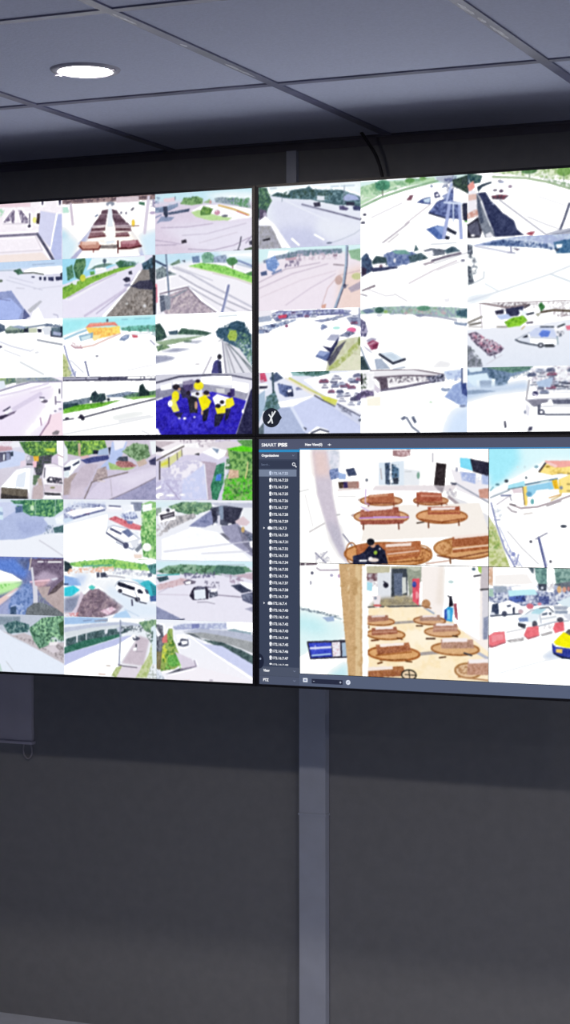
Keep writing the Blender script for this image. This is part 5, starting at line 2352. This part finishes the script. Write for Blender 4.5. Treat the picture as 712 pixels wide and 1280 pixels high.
def software_window(scr, FX, FZ):
    Y1, Y2, Y3 = 0.0011, 0.0008, 0.0004
    flat('title_bar', scr, FX(0.0), FX(1.0), FZ(0.0425), FZ(0.0), '50566e', Y1)
    flat('accent_line', scr, FX(0.0), FX(0.1005), FZ(0.0525), FZ(0.0425), '2c8cc4', Y2)
    flat('accent_line', scr, FX(0.1005), FX(1.0), FZ(0.0425), FZ(0.0385), '3c90d0', Y2)
    flat('sidebar', scr, FX(0.0), FX(0.1005), FZ(0.9275), FZ(0.0525), '394258', Y1)
    flat('sidebar_header', scr, FX(0.0), FX(0.0952), FZ(0.0815), FZ(0.0525), '4a5268', Y2)
    flat('search_field', scr, FX(0.003), FX(0.0955), FZ(0.117), FZ(0.0875), '323a50', Y2)
    flat('selected_row', scr, FX(0.0), FX(0.0935), FZ(0.1515), FZ(0.1231), '76829a', Y2)
    flat('control_panel', scr, FX(0.0), FX(0.1005), FZ(0.965), FZ(0.9275), '4c5468', Y1)
    flat('control_panel', scr, FX(0.0), FX(0.1005), FZ(1.0), FZ(0.9655), '4e566c', Y1)
    flat('tool_bar', scr, FX(0.1005), FX(1.0), FZ(1.0), FZ(0.951), '566078', Y1)
    W = ['f4f6fc', 'dfe3ee', '8b94ac', '6c7690', '9aa4bc']

    def word(name, s, x0, x1, z0, z1, color, bold=0.0):
        bm = bmesh.new()
        text_into(bm, s, FX(x0), FZ(z0), (z0 - z1) * SH, Y3, 0, (x1 - x0) * SW, bold)
        return obj(name, bm, ui(color), scr)
    word('title_text', 'SMART', 0.0067, 0.0440, 0.0295, 0.0162, 'f0f2f8', 0.03)
    word('title_text', 'PSS', 0.0480, 0.0712, 0.0295, 0.0162, 'ffffff', 0.07)
    word('tab_text', 'New View(0)', 0.1150, 0.1573, 0.0272, 0.0175, 'f8f8fc', 0.06)
    word('new_tab_sign', '+', 0.1705, 0.1790, 0.0290, 0.0185, 'e8ecf4', 0.05)
    word('header_text', 'Organizations', 0.0067, 0.0500, 0.0705, 0.0610, 'f8f8fc', 0.06)
    word('search_text', 'Search...', 0.0060, 0.0268, 0.1070, 0.0985, '707c98', 0.0)
    word('panel_text', 'View', 0.0099, 0.0262, 0.9480, 0.9375, 'f4f6fc', 0.06)
    word('panel_text', 'PTZ', 0.0099, 0.0238, 0.9870, 0.9760, 'f4f6fc', 0.06)
    # magnifier
    bm = bmesh.new()
    cx, cz, r = FX(0.0870), FZ(0.1020), 0.0042
    for k in range(20):
        a, b = 2 * PI * k / 20, 2 * PI * (k + 1) / 20
        quad_into(bm, [(cx + r * math.cos(t) * q, cz + r * math.sin(t) * q) for t, q in ((a, 1.0), (b, 1.0), (b, 0.6), (a, 0.6))], Y3)
    stroke_into(bm, [(cx + r * 0.7, cz - r * 0.7), (cx + r * 1.7, cz - r * 1.7)], r * 0.55, Y3)
    obj('search_icon', bm, ui('e8ecf4'), scr)
    # small arrows at the right of each header
    for fx, fz in ((0.0860, 0.0668), (0.0880, 0.9421), (0.0880, 0.9815)):
        bm = bmesh.new()
        stroke_into(bm, [(FX(fx) - 0.0025, FZ(fz) + 0.0015), (FX(fx), FZ(fz) - 0.0012), (FX(fx) + 0.0025, FZ(fz) + 0.0015)], 0.0009, Y3)
        obj('fold_arrow', bm, ui('8a94ae'), scr)
    # one line per camera or recorder
    n = 22
    for k in range(29):
        fz = 0.1382 + k * 0.02787
        bm = bmesh.new()
        grp = k in (8, 19)
        zc = FZ(fz)
        hgt = 0.0062
        if grp:
            s = '172.16.7.%d' % (3 if k == 8 else 4)
            ellipse_into(bm, FX(0.0270), zc, 0.0056, 0.0040, Y3)
            quad_into(bm, [(FX(0.0270) - 0.0052, zc - 0.0034), (FX(0.0270) + 0.0060, zc - 0.0034), (FX(0.0270) + 0.0060, zc + 0.0012), (FX(0.0270) - 0.0052, zc + 0.0012)], Y3 + 0.0001)
            quad_into(bm, [(FX(0.0112), zc + 0.0026), (FX(0.0112), zc - 0.0026), (FX(0.0112) + 0.0036, zc)], Y3)
            text_into(bm, s, FX(0.0345), zc - hgt / 2, hgt, Y3, 0, SW * 0.0345, 0.035)
            nm = 'recorder_entry'
        else:
            s = '172.16.7.%d' % n
            n += 1
            cut = k == 28
            ellipse_into(bm, FX(0.0288), zc + (0.0012 if not cut else 0.0016), 0.0033, 0.0042 if not cut else 0.0022, Y3)
            if not cut:
                quad_into(bm, [(FX(0.0288) - 0.0026, zc - 0.0026), (FX(0.0288) + 0.0026, zc - 0.0026), (FX(0.0288) + 0.0026, zc - 0.0046), (FX(0.0288) - 0.0026, zc - 0.0046)], Y3)
                text_into(bm, s, FX(0.0342), zc - hgt / 2, hgt, Y3, 0, SW * 0.0385, 0.035)
            else:
                text_into(bm, s, FX(0.0342), zc - 0.0010, 0.0036, Y3, 0, SW * 0.0385, 0.02)
            nm = 'camera_entry'
            if n == 30 and k == 7:
                n = 30
        obj(nm, bm, ui('f2f5fb' if k else 'c8d4ec'), scr)
    # bottom tool bar
    bm = bmesh.new()
    x, z = FX(0.1150), FZ(0.9755)
    quad_into(bm, [(x - 0.0058, z - 0.0048), (x + 0.0058, z - 0.0048), (x + 0.0058, z + 0.0048), (x - 0.0058, z + 0.0048)], Y3, 0)
    quad_into(bm, [(x - 0.0030, z - 0.0020), (x + 0.0030, z - 0.0020), (x + 0.0030, z + 0.0018), (x - 0.0030, z + 0.0018)], Y3 - 0.0001, 1)
    obj('snapshot_icon', bm, [ui('e4eaf6'), ui('8894b4')], scr)
    flat('zoom_slider', scr, FX(0.1306), FX(0.2061), FZ(0.9880), FZ(0.9690), '272c42', Y2)
    bm = bmesh.new()
    x, z = FX(0.2010), FZ(0.9785)
    stroke_into(bm, [(x - 0.0024, z), (x + 0.0024, z)], 0.0014, Y3)
    stroke_into(bm, [(x, z - 0.0024), (x, z + 0.0024)], 0.0014, Y3 - 0.0001)
    obj('zoom_in_sign', bm, ui('c4cce0'), scr)
    bm = bmesh.new()
    x = FX(0.1360)
    stroke_into(bm, [(x - 0.0018, z), (x + 0.0018, z)], 0.0010, Y3)
    obj('zoom_out_sign', bm, ui('c4cce0'), scr)
    bm = bmesh.new()
    ellipse_into(bm, FX(0.2198), FZ(0.9770), 0.0058, 0.0058, Y3, 0)
    stroke_into(bm, [(FX(0.2198) - 0.003, FZ(0.9770) - 0.002), (FX(0.2198) + 0.003, FZ(0.9770) + 0.002)], 0.0016, Y3 - 0.0001, 1)
    obj('full_screen_icon', bm, [ui('dfe6f4'), ui('8894b4')], scr)
    # dark round handle half hidden at the left edge
    bm = bmesh.new()
    ellipse_into(bm, FX(0.0), FZ(0.9065), 0.0125, 0.0180, Y3, 0, -PI / 2, PI / 2, 20)
    ellipse_into(bm, FX(0.0030), FZ(0.8965), 0.0022, 0.0026, Y3 - 0.0002, 1)
    o = obj('round_handle', bm, [ui('1c2338'), ui('8a94ac')], scr)


MESHES, pend = {}, []
for code in ('TL', 'TR', 'BL', 'BR'):
    make_monitor(code)
src = [('BL', 2, 0), ('TR', 1, 1), ('BL', 3, 2), ('TL', 2, 1), ('TR', 0, 0), ('BL', 1, 1), ('TL', 3, 2), ('TR', 1, 2)]
for i, (key, scr, x, z) in enumerate(pend):
    o = bpy.data.objects.new('camera_feed', MESHES[src[(i * 3 + i // 4) % len(src)]])
    COL.objects.link(o)
    o.parent = scr
    o.location = (x, 0.0012, z)

# ------------------------------------------------------------------ trunking, cables and the grey panel on the wall
bm = bmesh.new()
box(bm, -1.9385, -1.8655, WALL_Y - 0.027, WALL_Y, 0.0, 1.18, 0.002)
t = tag(obj('cable_trunking', bm, M_TRUNK), 'wide light grey trunking running down the wall from the monitors to the floor', 'trunking')
bm = bmesh.new()
box(bm, -1.9405, -1.8635, WALL_Y - 0.0285, WALL_Y, 0.62, 0.626, 0.001)
obj('joint_cover', bm, M_TRUNK, t)

bm = bmesh.new()
box(bm, -1.977, -1.949, WALL_Y - 0.016, WALL_Y, CEIL - 0.60, CEIL - 0.0245, 0.0015)
tag(obj('conduit', bm, M_TRUNK), 'narrow grey conduit on the wall between the ceiling and the upper monitors', 'conduit')

bm = bmesh.new()
tube(bm, spline([(-1.752, 4.50, CEIL), (-1.741, 4.515, CEIL - 0.022), (-1.722, 4.530, CEIL - 0.060), (-1.708, 4.540, CEIL - 0.12),
                 (-1.702, 4.545, CEIL - 0.20), (-1.700, 4.545, CEIL - 0.34)], 8), 0.0042, 10)
tag(obj('hanging_cable', bm, M_CABLE, smooth=True), 'dark cable curving down the wall from the ceiling behind the upper right monitor', 'cable')

pnl = thing('wall_panel', 'flat grey panel on the wall below the lower left monitor with a cord loop', 'panel', (-3.02, WALL_Y, EYE - 0.757))
bm = bmesh.new()
box(bm, -0.28, 0.28, -0.014, 0, 0, 0.235, 0.002)
obj('panel_board', bm, M_PANEL, pnl)
bm = bmesh.new()
box(bm, -0.284, 0.284, -0.018, 0, -0.006, 0.002, 0.001)
obj('bottom_rail', bm, M_PANEL, pnl)
bm = bmesh.new()
tube(bm, spline([(0.254, -0.008, 0.0), (0.250, -0.008, -0.020), (0.254, -0.008, -0.038), (0.265, -0.008, -0.046), (0.276, -0.008, -0.036), (0.277, -0.008, -0.018), (0.272, -0.008, 0.0)], 6), 0.0022, 8)
obj('cord_loop', bm, M_CORD, pnl, smooth=True)

# ------------------------------------------------------------------ camera, world, colour
cam = bpy.data.cameras.new('camera')
cam.sensor_fit = 'VERTICAL'
cam.sensor_height = 36.0
cam.sensor_width = 36.0
cam.lens = 2410.74 / 1280 * 36
cam.clip_start = 0.05
co = bpy.data.objects.new('camera', cam)
COL.objects.link(co)
co.matrix_world = Matrix.Translation((0, 0, EYE)) @ Matrix.Rotation(0.410789, 4, 'Z') @ \
    Matrix.Rotation(PI / 2 - 0.0240165, 4, 'X') @ Matrix.Rotation(-0.00122, 4, 'Z')
sc.camera = co

w = bpy.data.worlds.new('world')
sc.world = w
w.use_nodes = True
w.node_tree.nodes['Background'].inputs[0].default_value = (0.01, 0.011, 0.015, 1)
w.node_tree.nodes['Background'].inputs[1].default_value = 1.0

sc.cycles.max_bounces = 8
sc.cycles.diffuse_bounces = 5
sc.cycles.use_denoising = True
sc.view_settings.view_transform = 'Standard'
sc.view_settings.look = 'None'
sc.view_settings.exposure = 0.0
sc.view_settings.gamma = 1.0
sc.view_settings.use_curve_mapping = False
